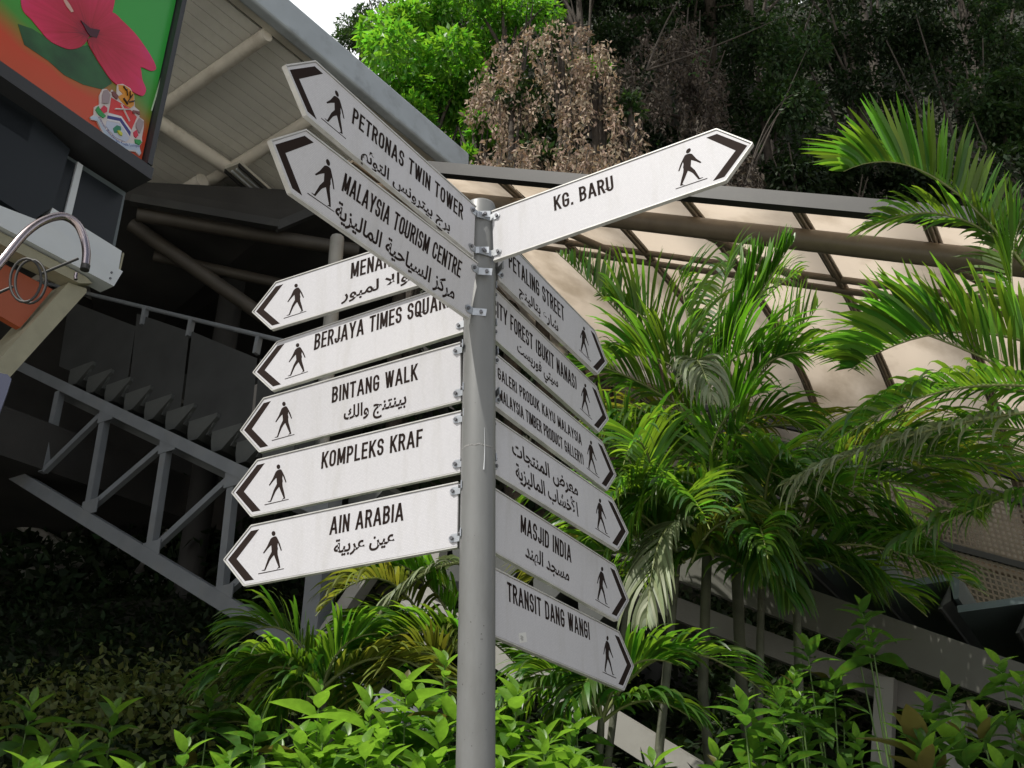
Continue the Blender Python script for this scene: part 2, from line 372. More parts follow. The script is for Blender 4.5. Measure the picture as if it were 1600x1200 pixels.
# steelwork that the photograph shows dimly below the soffit
def pipe(px0, py0, Y0, px1, py1, Y1, r, name, mt, parent):
    mm = MB(); mm.tube([at(px0, py0, Y0), at(px1, py1, Y1)], r, 10); return parl(mm, name, mt, parent)
def hbeam(px0, py0, Y0, px1, py1, Y1, w, h, name, mt, parent):
    mm = MB(); mm.bar(at(px0, py0, Y0), at(px1, py1, Y1), w, h); return parl(mm, name, mt, parent)
hbeam(205, 312, 10.2, 436, 352, 10.6, .10, .12, 'edge_channel', M['canopyedge'], st)
hbeam(430, 356, 10.6, 520, 318, 10.9, .10, .12, 'edge_channel', M['canopyedge'], st)
c4 = [at(120, 300, 10.3), at(432, 350, 10.65), at(560, 322, 11.0)]; c4 += [c4[2] + Vector((.5, 5.0, .1)), c4[0] + Vector((-1.5, 5.0, .1))]
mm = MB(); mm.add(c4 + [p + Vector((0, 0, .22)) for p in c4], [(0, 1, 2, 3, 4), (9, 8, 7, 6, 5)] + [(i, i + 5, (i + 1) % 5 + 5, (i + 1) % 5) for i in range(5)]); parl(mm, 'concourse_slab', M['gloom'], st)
pipe(215, 335, 10.4, 560, 392, 11.2, .10, 'roof_pipe', M['darkpipe'], st)
pipe(205, 350, 10.8, 420, 500, 11.6, .10, 'roof_pipe', M['darkpipe'], st)
pipe(240, 400, 11.2, 560, 470, 12.2, .08, 'roof_pipe', M['darkpipe'], st)
pipe(527, 372, 9.9, 500, 720, 9.6, .085, 'canopy_post', M['trusslight'], st)
for (a_, b_) in (((0, 735), (205, 840)), ((0, 800), (260, 945)), ((0, 862), (150, 872)), ((30, 900), (250, 850)), ((90, 760), (140, 900)), ((0, 960), (160, 900)), ((190, 930), (300, 880)), ((300, 790), (190, 930)), ((60, 700), (170, 950)), ((140, 905), (330, 915))):
    pipe(a_[0], a_[1], 13.0, b_[0], b_[1], 13.6, .085, 'lattice_member', M['trusslight'], st)

# ================================================================== STAIR AND TRUSS (vertical plane under the canopy edge)
P0 = Vector((-.54, 8.2, 0)); NS = Vector((.5, .866, 0)).normalized(); DS = Vector((.866, -.5, 0)).normalized()
def sp(px, py, w=0): return on_plane(px, py, P0 + NS * w, NS)
def sbar(mb, a, b, w, h, off=0):
    mb.bar(sp(*a, off), sp(*b, off), w, h, up=NS.cross(sp(*b, off) - sp(*a, off)))
tr = empty('footbridge_truss', sp(300, 915), label='grey steel truss carrying the upper stair flight, left of the signpost', cat='truss')
top0, top1 = sp(-60, 528), sp(560, 826)
bot0, bot1 = sp(-60, 690), sp(700, 1156)
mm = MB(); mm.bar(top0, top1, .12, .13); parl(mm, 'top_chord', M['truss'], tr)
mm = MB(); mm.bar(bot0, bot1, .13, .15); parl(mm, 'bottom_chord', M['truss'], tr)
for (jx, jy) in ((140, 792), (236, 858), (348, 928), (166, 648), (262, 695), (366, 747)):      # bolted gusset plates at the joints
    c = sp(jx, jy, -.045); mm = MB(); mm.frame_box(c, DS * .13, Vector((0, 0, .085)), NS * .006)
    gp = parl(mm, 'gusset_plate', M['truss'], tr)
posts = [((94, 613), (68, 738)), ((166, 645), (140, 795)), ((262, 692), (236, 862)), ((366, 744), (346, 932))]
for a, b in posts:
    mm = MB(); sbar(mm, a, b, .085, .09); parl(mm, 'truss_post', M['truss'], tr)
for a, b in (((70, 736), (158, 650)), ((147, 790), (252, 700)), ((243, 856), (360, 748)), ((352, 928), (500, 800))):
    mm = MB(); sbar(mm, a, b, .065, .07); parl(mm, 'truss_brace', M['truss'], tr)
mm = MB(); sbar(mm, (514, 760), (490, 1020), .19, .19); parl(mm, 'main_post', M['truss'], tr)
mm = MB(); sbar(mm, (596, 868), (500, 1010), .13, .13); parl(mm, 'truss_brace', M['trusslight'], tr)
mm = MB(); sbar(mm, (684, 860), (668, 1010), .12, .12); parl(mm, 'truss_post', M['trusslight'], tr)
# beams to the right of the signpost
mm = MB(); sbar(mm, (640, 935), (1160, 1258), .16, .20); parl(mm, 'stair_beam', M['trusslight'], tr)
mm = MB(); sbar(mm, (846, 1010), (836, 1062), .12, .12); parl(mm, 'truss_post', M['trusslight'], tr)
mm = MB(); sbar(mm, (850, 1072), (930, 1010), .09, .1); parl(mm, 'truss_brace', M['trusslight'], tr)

# stairs: flight seen from below (left) and lower flight (right)
def flight(name, label, p_start, n, run, rise, mt_front, mt_pan, strz, w_in=.1, w_out=1.9, lip=.13, solid=False):
    st_ = empty(name, p_start, label=label, cat='staircase')
    mm = MB()
    # folded step pan, end seen from the side: nosing box + sloping riser
    def fn(a, y, h): return DS * a + NS * y + Vector((0, 0, h))
    mm.prism([(0, 0), (run + .05, 0), (run + .05, -.05), (run + .02, -lip), (run - .01, -lip), (run - .01, -.045), (0, -.045)], fn, w_in, w_out)
    if solid:
        mm = MB(); mm.prism([(0, 0), (run + .03, 0), (run + .03, -.05), (.17, -rise - .03), (.03, -rise - .03), (0, -.12)], fn, w_in, w_out)
    me = mm.build('step', mt_front, st_)
    mm = MB(); mm.prism([(run - .03, -lip), (run - .012, -.06), (run - .10, -rise), (run - .12, -rise)], fn, w_in + .02, w_out - .02)
    m2 = mm.build('riser', mt_pan, st_)
    for i in range(1, n):
        off = DS * (run * i) + Vector((0, 0, -rise * i))
        o = link('step', me.data, st_); o.location = off
        o = link('riser', m2.data, st_); o.location = off
    return st_
s0 = sp(100, 572, .1)
fl = flight('upper_stair', 'upper flight of grey metal steps with a sawtooth underside, above the truss at left', s0, 19, .40, .228, M['steppan'], M['steppan'], 0, solid=True)
for off in (.12, 1.9):
    mm = MB(); a = NS * off + Vector((0, 0, -.34)); b = a + DS * (.40 * 19) + Vector((0, 0, -.228 * 19)); mm.bar(a, b, .05, .2); mm.build('stringer', M['steppan'], fl)
# mesh parapet above it
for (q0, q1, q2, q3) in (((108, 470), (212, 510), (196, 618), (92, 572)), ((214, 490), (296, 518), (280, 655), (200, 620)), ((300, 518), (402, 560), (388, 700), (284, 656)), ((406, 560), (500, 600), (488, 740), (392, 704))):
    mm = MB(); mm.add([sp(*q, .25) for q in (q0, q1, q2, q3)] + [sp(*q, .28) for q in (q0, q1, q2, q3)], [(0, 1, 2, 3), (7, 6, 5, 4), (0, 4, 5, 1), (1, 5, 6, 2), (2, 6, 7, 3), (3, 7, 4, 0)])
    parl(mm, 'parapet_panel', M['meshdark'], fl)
mm = MB(); mm.tube([sp(60, 440, .25), sp(520, 552, .25)], .028, 10); parl(mm, 'handrail', M['truss'], fl)
for (x, y) in ((228, 482), (300, 500), (405, 527)):
    mm = MB(); mm.bar(sp(x, y, .25), sp(x - 5, y + 26, .25), .07, .05); parl(mm, 'rail_bracket', M['truss'], fl)

s1 = sp(1085, 818, .1)
fr = flight('lower_stair', 'lower flight of teal grey metal steps descending behind the shrubs, at right', s1, 11, .42, .215, M['step'], M['steppan'], 0, lip=.17)
mm = MB(); mm.bar(sp(960, 842, .1), sp(1700, 1112, .1), .12, .26); parl(mm, 'stringer', M['stringer'], fr)
mm = MB(); mm.bar(sp(1000, 930, .5), sp(1700, 1200, .5), .2, .16); parl(mm, 'lower_beam', M['concrete'], fr)
for (x, y) in ((1385, 1060), (1495, 1100)):
    mm = MB(); mm.bar(sp(x, y, .3), sp(x - 12, y + 260, .3), .12, .12); parl(mm, 'support_post', M['trusslight'], fr)

# perforated parapet on the far side of the lower flight: real holes
def perforated(name, parent, O, A, B, mt, pitch=.045, hole=.6):
    """O origin, A and B edge vectors; a sheet of small frames round square holes"""
    na = max(2, int(A.length / pitch)); nb_ = max(2, int(B.length / pitch))
    ii, jj = np.meshgrid(np.arange(na), np.arange(nb_), indexing='ij'); ii = ii.ravel(); jj = jj.ravel()
    h0 = (1 - hole) / 2; c8 = [(0, 0), (1, 0), (1, 1), (0, 1), (h0, h0), (1 - h0, h0), (1 - h0, 1 - h0), (h0, 1 - h0)]
    O_, A_, B_ = map(np.array, (O, A / na, B / nb_))
    V = np.stack([O_ + (ii + a)[:, None] * A_ + (jj + b)[:, None] * B_ for a, b in c8], 1).reshape(-1, 3)
    Fc = np.array([(0, 1, 5, 4), (1, 2, 6, 5), (2, 3, 7, 6), (3, 0, 4, 7)])
    Fa = (Fc[None] + (np.arange(len(ii)) * 8)[:, None, None]).reshape(-1, 4)
    o = tri_mesh(name, V, Fa, mt); o.parent = parent; o.matrix_parent_inverse = Matrix.Translation(-parent.location)
    return o
pw = 1.95
slope = Vector((0, 0, -.51)) + DS
slope.normalize()
def q(px, py): return sp(px, py, pw)
base = q(1180, 690)
for k in range(5):
    O = base + slope * (1.12 * k) - slope * .6
    perforated('perforated_panel', fr, O, slope * 1.04, Vector((0, 0, -1.12)), M['canopysteel'])
    mm = MB(); mm.bar(O - slope * .04, O - slope * .04 + Vector((0, 0, -1.5)), .07, .07); parl(mm, 'parapet_post', M['canopyedge'], fr)
for dz, hh in ((.03, .07), (-.56, .05), (-1.14, .07), (.25, .06)):
    mm = MB(); mm.bar(base - slope * .7 + Vector((0, 0, dz)), base + slope * 5.2 + Vector((0, 0, dz)), .06, hh); parl(mm, 'parapet_rail', M['canopyedge'], fr)

# ================================================================== CANOPY over the stairs
A0 = at(701, 269, 8.2); A1 = at(1600, 352, 5.8)
AX = (A1 - A0); AL = AX.length; AX.normalize()
can = empty('stair_canopy', A0, label='long curved stair canopy of beige panels on brown steel ribs, behind the palms', cat='canopy')
CS = [(-.02, 0.04), (.5, .11), (1.0, .17), (1.5, .21), (2.1, .23), (2.8, .21), (3.4, .13), (3.9, -.02), (4.3, -.28), (4.6, -.75), (4.75, -1.45), (4.8, -2.2)]
def cp(u, w, h): return A0 + AX * u + NS * w + Vector((0, 0, h))
def cs(t):   # t in 0..len-1
    i = min(int(t), len(CS) - 2); f = t - i
    return (CS[i][0] * (1 - f) + CS[i + 1][0] * f, CS[i][1] * (1 - f) + CS[i + 1][1] * f)
ribs = [.15 + 1.06 * (k) - 1.0 for k in range(0, 10)]
ribs = [-1.5 + 1.06 * k for k in range(0, 11)]
U0, U1 = ribs[0], ribs[-1]
for a_, b_ in zip(ribs, ribs[1:]):
    for (j0, j1) in ((0, 11),):
        vs = []; fs = []
        for j in range(j0, j1 + 1):
            w, h = CS[j]
            vs += [cp(a_ + .02, w, h + .05), cp(b_ - .02, w, h + .05)]
        for j in range(j1 - j0): fs.append((2 * j, 2 * j + 1, 2 * j + 3, 2 * j + 2))
        mm = MB(); mm.add(vs, fs, True); o = parl(mm, 'roof_panel', M['panel'], can)
        so = o.modifiers.new('thickness', 'SOLIDIFY'); so.thickness = .01
for a_ in ribs:
    mm = MB()
    for sx in (-.035, .035):
        mm.tube([cp(a_ + sx, w, h - .03) for w, h in CS], .02, 6)
    mm.tube([cp(a_, w, h - .06) for w, h in CS], .022, 6)
    parl(mm, 'rib', M['canopysteel'], can)
mm = MB(); mm.bar(cp(U0 + .4, -.06, -.02), cp(U1, -.06, -.02), .10, .13); parl(mm, 'edge_beam', M['canopyedge'], can)
mm = MB(); mm.tube([cp(U0, .42, -.10), cp(U1, .42, -.10)], .095, 14); parl(mm, 'main_tube', M['canopysteel'], can)
for w, h in ((1.55, .17), (1.72, .14)):
    mm = MB(); mm.tube([cp(U0, w, h), cp(U1, w, h)], .035, 8); parl(mm, 'purlin', M['canopysteel'], can)
for w, h in ((4.2, -.50), (4.68, -1.6)):
    mm = MB(); mm.tube([cp(U0, w, h), cp(U1, w, h)], .05, 8); parl(mm, 'purlin', M['canopysteel'], can)
# dangling stub of the second tube line as in the photograph: short slanted knee braces
for a_ in ribs[2:8:2]:
    mm = MB(); mm.tube([cp(a_, .45, -.12), cp(a_ + .7, 1.6, .12)], .04, 8); parl(mm, 'knee_brace', M['canopysteel'], can)

# ================================================================== BILLBOARD (upper left)
DB = Vector((math.cos(R(238)), math.sin(R(238)), 0))     # from its right edge towards the camera
NB = Vector((DB.y, -DB.x, 0)); NB = NB if NB.x > 0 else -NB   # face normal (to the right)
BB = at(222, 268, 4.9)
bill = empty('billboard', BB, label='billboard with a pink hibiscus and a city crest on green and orange, top left', cat='billboard')
def bl(px, py, off=0):
    P = on_plane(px, py, BB + NB * off, NB) - BB
    return P.dot(DB), P.z
def bp(u, v, off=0): return DB * u + Vector((0, 0, v)) + NB * off
BW, BH = 2.6, 1.7
def billmat():
    m = mat('billboard_print', (.1, .3, .05), .35)
    N = m.node_tree.nodes; L = m.node_tree.links; p = N['Principled BSDF']
    tc = N.new('ShaderNodeTexCoord'); sx = N.new('ShaderNodeSeparateXYZ'); L.new(tc.outputs['Object'], sx.inputs[0])
    # u = dot with DB, v = z
    ux = N.new('ShaderNodeVectorMath'); ux.operation = 'DOT_PRODUCT'; ux.inputs[1].default_value = DB; L.new(tc.outputs['Object'], ux.inputs[0])
    k = N.new('ShaderNodeMath'); k.operation = 'MULTIPLY'; k.inputs[1].default_value = .01; L.new(ux.outputs['Value'], k.inputs[0])
    a = N.new('ShaderNodeMath'); a.operation = 'SUBTRACT'; L.new(sx.outputs['Z'], a.inputs[0]); L.new(k.outputs[0], a.inputs[1])
    nz = N.new('ShaderNodeTexNoise'); nz.inputs['Scale'].default_value = 2.2; nz.inputs['Detail'].default_value = 1; L.new(tc.outputs['Object'], nz.inputs[0])
    b = N.new('ShaderNodeMath'); b.operation = 'MULTIPLY_ADD'; b.inputs[1].default_value = .35; L.new(nz.outputs[0], b.inputs[0]); L.new(a.outputs[0], b.inputs[2])
    cr = N.new('ShaderNodeValToRGB'); L.new(b.outputs[0], cr.inputs[0])
    e = cr.color_ramp.elements; e[0].position = .12; e[0].color = (.32, .16, .02, 1); e[1].position = .95; e[1].color = (.03, .33, .045, 1)
    for pos, c in ((.24, (.50, .07, .025)), (.42, (.50, .055, .02)), (.56, (.24, .15, .02)), (.68, (.05, .25, .03))):
        x = e.new(pos); x.color = (*c, 1)
    L.new(cr.outputs[0], p.inputs['Base Color']); return m
mm = MB(); mm.frame_box(bp(BW / 2, BH / 2, -.09), DB * (BW / 2 - .02), Vector((0, 0, BH / 2 - .02)), NB * .09); mm.build('print_panel', billmat(), bill)
for (u0, v0, u1, v1, t) in ((-.03, 0, BW, 0, .09), (-.03, BH, BW, BH, .07)):
    mm = MB(); mm.bar(bp(u0, v0 - .03, -.07), bp(u1, v1 - .03, -.07), .28, t); mm.build('frame_bar', M['board'], bill)
for u in (-.005, BW):
    mm = MB(); mm.bar(bp(u, 0.035, -.07), bp(u, BH, -.07), .035, .26, up=NB); mm.build('frame_bar', M['board'], bill)
def decal(name, pts, col, off, rough=.4, parent=None, px=True, var=0):
    poly = [bl(*p, 0) for p in pts] if px else pts
    mm = MB(); mm.prism(poly, lambda a, y, h: bp(a, h, y), .001, off)
    return mm.build(name, mat('print_' + name, col, rough, var=var, scale=5), parent or bill)
Z = 4.0
def zz(l): return [(x / Z, y / Z) for x, y in l]
decal('leaf_print', zz([(110, 150), (200, 180), (330, 260), (470, 300), (560, 280), (640, 420), (700, 520), (640, 560), (520, 530), (400, 470), (300, 380), (150, 280)]), (.014, .075, .022), .002, var=.5)
flower = empty('x'); bpy.data.objects.remove(flower)
def petalmat(seed, edge):
    m = mat('print_petal', edge, .4)
    N = m.node_tree.nodes; L = m.node_tree.links; p = N['Principled BSDF']; tc = N.new('ShaderNodeTexCoord')
    thr = bp(*bl(138, 52)); ds = N.new('ShaderNodeVectorMath'); ds.operation = 'DISTANCE'; ds.inputs[1].default_value = thr; L.new(tc.outputs['Object'], ds.inputs[0])
    sb = N.new('ShaderNodeVectorMath'); sb.operation = 'SUBTRACT'; sb.inputs[1].default_value = thr; L.new(tc.outputs['Object'], sb.inputs[0])
    nm = N.new('ShaderNodeVectorMath'); nm.operation = 'NORMALIZE'; L.new(sb.outputs[0], nm.inputs[0])
    nz = N.new('ShaderNodeTexNoise'); nz.inputs['Scale'].default_value = 16; nz.inputs['Detail'].default_value = 3; L.new(nm.outputs[0], nz.inputs[0])
    n2 = N.new('ShaderNodeTexNoise'); n2.inputs['Scale'].default_value = 4 + seed; L.new(tc.outputs['Object'], n2.inputs[0])
    a = N.new('ShaderNodeMath'); a.operation = 'MULTIPLY_ADD'; a.inputs[1].default_value = .30; L.new(nz.outputs[0], a.inputs[0]); L.new(ds.outputs['Value'], a.inputs[2])
    a2 = N.new('ShaderNodeMath'); a2.operation = 'MULTIPLY_ADD'; a2.inputs[1].default_value = .25; L.new(n2.outputs[0], a2.inputs[0]); L.new(a.outputs[0], a2.inputs[2])
    cr = N.new('ShaderNodeValToRGB'); L.new(a2.outputs[0], cr.inputs[0]); e = cr.color_ramp.elements
    e[0].position = .24; e[0].color = (.05, .003, .012, 1); e[1].position = .95; e[1].color = (*edge, 1)
    x = e.new(.40); x.color = (.38, .008, .03, 1); x = e.new(.66); x.color = (.58, .018, .085, 1)
    L.new(cr.outputs[0], p.inputs['Base Color']); return m
def petal(pts, off):
    P2 = [Vector(bl(*p)) for p in pts]; out = []; n = len(P2)
    for i in range(n):      # rounded outline
        a, b, c, d = P2[i - 1], P2[i], P2[(i + 1) % n], P2[(i + 2) % n]
        for j in range(4):
            t = j / 4; q = .5 * ((2 * b) + (c - a) * t + (2 * a - 5 * b + 4 * c - d) * t * t + (3 * b - a - 3 * c + d) * t ** 3); out.append((q.x, q.y))
    mm = MB(); mm.prism(out, lambda a, y, h: bp(a, h, y), .001, off)
    return mm.build('petal', petalmat(off * 200, (.62, .03, .20)), bill)
petal(zz([(700, -120), (700, 80), (640, 150), (600, 230), (500, 200), (400, 60), (360, -60), (420, -200)]), .0035)
petal(zz([(130, 20), (150, -90), (360, -60), (430, 20), (480, 130), (560, 190), (550, 240), (510, 290), (440, 310), (370, 290), (300, 250), (240, 180), (190, 120), (150, 80)]), .005)
petal(zz([(560, 190), (640, 120), (700, 80), (770, 140), (840, 210), (900, 290), (950, 370), (972, 430), (940, 445), (890, 425), (800, 400), (700, 330), (600, 240)]), .0065)
petal(zz([(545, 250), (640, 225), (740, 240), (810, 290), (850, 370), (875, 430), (885, 500), (908, 560), (890, 600), (850, 590), (800, 560), (740, 540), (690, 500), (640, 430), (590, 350)]), .008)
decal('stamen_print', zz([(380, -20), (400, -10), (430, 30), (455, 75), (440, 80), (410, 40)]), (.55, .35, .3), .0095)
decal('flower_throat', zz([(500, 130), (560, 180), (620, 190), (600, 240), (560, 230), (540, 205)]), (.05, .004, .015), .0095)
decal('white_edge_line', zz([(1148, 0), (1156, 0), (950, 695), (942, 690)]), (.45, .6, .42), .002)
# crest
Z2 = 10.0
def z2(l): return [(130 + x / Z2, 130 + y / Z2) for x, y in l]
crest_pts = dict(
 halo=[(90, 540), (150, 500), (160, 380), (240, 340), (240, 200), (290, 100), (350, 100), (410, 160), (430, 110), (510, 180), (520, 30), (600, 20), (720, 90), (780, 200), (790, 380), (860, 440), (860, 540), (930, 590), (930, 700), (900, 860), (905, 930), (860, 1000), (890, 1100), (860, 1140), (800, 1080), (620, 1060), (470, 1000), (330, 870), (200, 600), (110, 580)],
 scroll=[(95, 540), (190, 520), (300, 700), (440, 860), (600, 940), (860, 960), (880, 1110), (850, 1120), (800, 1060), (620, 1040), (470, 980), (340, 850), (210, 600), (110, 570)],
 shield_red=[(420, 235), (700, 400), (820, 540), (735, 740), (580, 525), (380, 470)],
 white_band=[(376, 480), (580, 530), (728, 745), (715, 870), (545, 630), (350, 590)],
 navy_band=[(362, 515), (570, 560), (722, 775), (712, 845), (550, 605), (355, 565)],
 shield_base=[(350, 600), (545, 645), (700, 880), (640, 930), (480, 860), (330, 680)],
 tiger=[(530, 40), (620, 50), (700, 100), (770, 180), (770, 360), (720, 400), (640, 360), (560, 280), (520, 220), (600, 180), (540, 120)],
 club=[(440, 720), (500, 670), (560, 690), (570, 740), (530, 790), (460, 790)],
 flower=[(245, 420), (300, 360), (350, 400), (350, 460), (290, 490)],
 flower2=[(760, 780), (810, 740), (835, 830), (800, 870), (770, 840)],
 leaf=[(165, 430), (210, 370), (245, 440), (330, 530), (290, 560), (220, 510)],
 leaf2=[(780, 890), (860, 900), (890, 940), (850, 980), (790, 950)],
 frond=[(300, 130), (350, 120), (395, 200), (370, 330), (270, 330), (275, 200)],
 frond2=[(850, 560), (915, 620), (890, 720), (850, 800), (800, 700), (800, 640)],
 wing=[(420, 150), (450, 140), (520, 220), (500, 270), (440, 220)],
 wing2=[(750, 440), (850, 460), (850, 510), (800, 480), (750, 490)])
crest_col = dict(halo=(.55, .50, .50), scroll=(.42, .50, .62), shield_red=(.55, .03, .03), white_band=(.6, .6, .65), navy_band=(.03, .03, .18), shield_base=(.42, .46, .58), tiger=(.60, .24, .02), club=(.02, .18, .10), flower=(.5, .02, .05), flower2=(.5, .02, .05), leaf=(.02, .25, .06), leaf2=(.02, .25, .06), frond=(.28, .22, .24), frond2=(.28, .22, .24), wing=(.16, .05, .05), wing2=(.16, .05, .05))
crest = None
for i, (k, pts) in enumerate(crest_pts.items()):
    o = decal('crest' if i == 0 else k.rstrip('2'), z2(pts), crest_col[k], .0105 + i * .0007)
    if i == 0: crest = o
    else: o.parent = crest
for i, (a, b, c) in enumerate((((470, 420), (720, 430), 8), ((565, 350), (695, 610), 6), ((600, 70), (640, 130), 10), ((650, 120), (660, 210), 10), ((700, 150), (700, 250), 10), ((740, 200), (650, 330), 10), ((760, 300), (690, 310), 10), ((600, 260), (660, 350), 10))):
    o = decal('sword' if i < 2 else 'tiger_stripe', z2([(a[0], a[1] - c), (b[0], b[1] - c / 2), (b[0], b[1] + c / 2), (a[0], a[1] + c)]), (.6, .6, .62) if i < 2 else (.02, .01, .01), .0235 + .0006 * i); o.parent = crest
o = decal('club', z2([(500, 760), (530, 760), (575, 800), (570, 840), (530, 820)]), (.5, .5, .04), .0245); o.parent = crest
def text_mesh(body, offset=0.0):
    c = bpy.data.curves.new('t', 'FONT'); c.body = body; c.offset = offset; c.resolution_u = 3; c.fill_mode = 'FRONT'
    o = bpy.data.objects.new('t', c); COL.objects.link(o); bpy.context.view_layer.update()
    dg = bpy.context.evaluated_depsgraph_get(); me = bpy.data.meshes.new_from_object(o.evaluated_get(dg))
    bpy.data.objects.remove(o)
    V = np.array([v.co[:] for v in me.vertices]); Fp = [tuple(p.vertices) for p in me.polygons]
    return V, Fp
# scroll wording along a curve
V, Fp = text_mesh('Dewan Bandaraya Kuala Lumpur', .01)
cur = [bl(*p) for p in z2([(190, 560), (270, 700), (370, 835), (480, 935), (620, 1000), (850, 1030)])]
cur = [Vector((c[0], c[1])) for c in cur]; seg = [0]
for a, b in zip(cur, cur[1:]): seg.append(seg[-1] + (b - a).length)
x0, x1 = V[:, 0].min(), V[:, 0].max(); sc = seg[-1] / (x1 - x0); vs = []
for x, y, _ in V:
    s_ = (x - x0) * sc; j = max(i for i in range(len(seg) - 1) if seg[i] <= s_ + 1e-9); f = (s_ - seg[j]) / (seg[j + 1] - seg[j])
    p = cur[j].lerp(cur[j + 1], min(f, 1)); t = (cur[j + 1] - cur[j]).normalized(); n_ = Vector((t.y, -t.x))
    if n_.y < 0: n_ = -n_
    w = p + n_ * (y * sc * 1.0); vs.append(bp(w.x, w.y, .027))
mm = MB(); mm.add(vs, Fp); o = mm.build('crest_wording', mat('print_navy', (.03, .04, .2), .5), crest)

# frame of the billboard: white stepped fascia, dark cabinet, glass, cream leg
stand = empty('billboard_stand', BB, label='stand below the hibiscus billboard, white stepped fascia, grey glazing and cream leg', cat='stand')
def sl(px, py): return bl(px, py)
def quadslab(name, pts, mt, off0, off1, parent=stand):
    mm = MB(); mm.prism([sl(*p) for p in pts], lambda a, y, h: bp(a, h, y), off0, off1); return mm.build(name, mt, parent)
quadslab('cabinet', [(-60, 60), (50, 165), (118, 228), (92, 318), (60, 340), (-60, 262)], M['glass'], -.30, -.05)
quadslab('glazing_frame', [(118, 226), (217, 290), (199, 385), (92, 322)], M['glassgrey'], -.20, -.12)
o = quadslab('glass_pane', [(148, 254), (212, 296), (195, 376), (128, 338)], M['glass'], -.12, -.115)
quadslab('glass_pane', [(121, 234), (138, 245), (118, 330), (98, 319)], M['glass'], -.12, -.115)
quadslab('mullion', [(139, 243), (147, 249), (127, 338), (117, 331)], M['white'], -.12, -.10)
o = quadslab('upper_fascia', [(91, 320), (199, 388), (193, 424), (80, 350)], M['white'], -.14, -.05)
quadslab('lower_fascia', [(-60, 298), (80, 352), (192, 424), (178, 447), (48, 378), (-60, 322)], M['white'], -.12, .0)
quadslab('fascia_shadow_rail', [(-60, 325), (48, 381), (140, 430), (150, 440), (130, 440), (-60, 345)], M['leg'], -.14, -.03)
for (x, y) in ((174, 426), (172, 435)):
    u, v = sl(x, y); mm = MB(); mm.tube([bp(u, v, 0), bp(u, v, .006)], .007, 8); mm.build('bolt', M['bolt'], stand)
quadslab('orange_panel', [(-60, 350), (0, 386), (104, 442), (54, 502), (0, 470), (-60, 440)], M['orange'], -.16, -.12)
quadslab('leg', [(118, 436), (146, 446), (146, 452), (22, 590), (-60, 690), (-60, 620), (0, 568)], M['leg'], -.30, -.06)
quadslab('end_cap', [(193, 424), (201, 390), (203, 392), (195, 428)], M['leg'], -.16, -.05)
# bracing steel that carries the board down to the ground, outside the frame on the left
mm = MB(); mm.bar(bp(2.4, BH - .1, -.4), bp(2.4, -BB.z, -.4), .25, .25, up=NB); mm.build('post', M['dark'], stand)
mm = MB(); mm.bar(bp(2.4, -.9, -.3), bp(.2, -.12, -.3), .12, .12); mm.build('brace', M['dark'], stand)

# curved polished pipe
pts = [(-70, 520, 3.15), (-30, 450, 3.2), (5, 405, 3.26), (38, 366, 3.32), (68, 345, 3.38), (98, 338, 3.44), (120, 350, 3.49), (131, 372, 3.52), (135, 395, 3.53), (133, 418, 3.53)]
cp_ = [at(*p) for p in pts]
def smooth(P, k=5):
    out = []
    for i in range(len(P) - 1):
        a, b, c, d = P[max(i - 1, 0)], P[i], P[i + 1], P[min(i + 2, len(P) - 1)]
        for j in range(k):
            t = j / k; out.append(.5 * ((2 * b) + (c - a) * t + (2 * a - 5 * b + 4 * c - d) * t * t + (3 * b - a - 3 * c + d) * t ** 3))
    return out + [P[-1]]
pe = empty('curved_pipe', cp_[0], label='bent polished steel pipe with ring bracket at the left edge, before the orange panel', cat='pipe')
mm = MB(); mm.tube([cp_[0] + Vector((-.25, -.1, -3.2)), cp_[0] + Vector((-.2, -.08, -.6))] + smooth(cp_), .0175, 16); parl(mm, 'pipe', M['chrome'], pe)
mm = MB(); mm.tube([cp_[-1] + Vector((0, 0, .012)), cp_[-1] + Vector((0, 0, -.012))], .0195, 14); parl(mm, 'end_collar', M['dark'], pe)
e = at(118, 433, 3.53); mm = MB(); mm.tube([e + Vector((0, 0, .02)), e, e + Vector((.004, 0, -.012))], .008, 8); parl(mm, 'hook', M['chrome'], pe)
mm = MB(); mm.tube([at(122, 404, 3.53), at(66, 427, 3.45)], .006, 6); mm.tube([at(20, 448, 3.42), at(-20, 465, 3.38)], .006, 6); parl(mm, 'rod', M['dark'], pe)
for (cx, cy, yy) in ((48, 440, 3.45), (40, 438, 3.38)):
    P = [at(cx + 24 * math.cos(t) + 4 * math.sin(t), cy + 33 * math.sin(t) - 8 * math.cos(t), yy) for t in np.linspace(0, 2 * PI, 25)]
    mm = MB(); mm.tube(P, .0055, 6, caps=False); parl(mm, 'ring', M['dark'], pe)
# small dark plate at the left edge
pl = [at(*p, 2.9) for p in ((-40, 575), (12, 585), (18, 592), (12, 612), (-4, 655), (-40, 700))]
mm = MB(); mm.add(pl + [p + Vector((-.01, .02, 0)) for p in pl], [tuple(range(6)), tuple(range(11, 5, -1))] + [(i, i + 6, (i + 1) % 6 + 6, (i + 1) % 6) for i in range(6)])
o = mm.build('sign_plate', mat('navy_plate', (.025, .03, .06), .3)); tag(o, 'navy plate with a pale rim cut by the left edge, below the cream leg', 'plate')

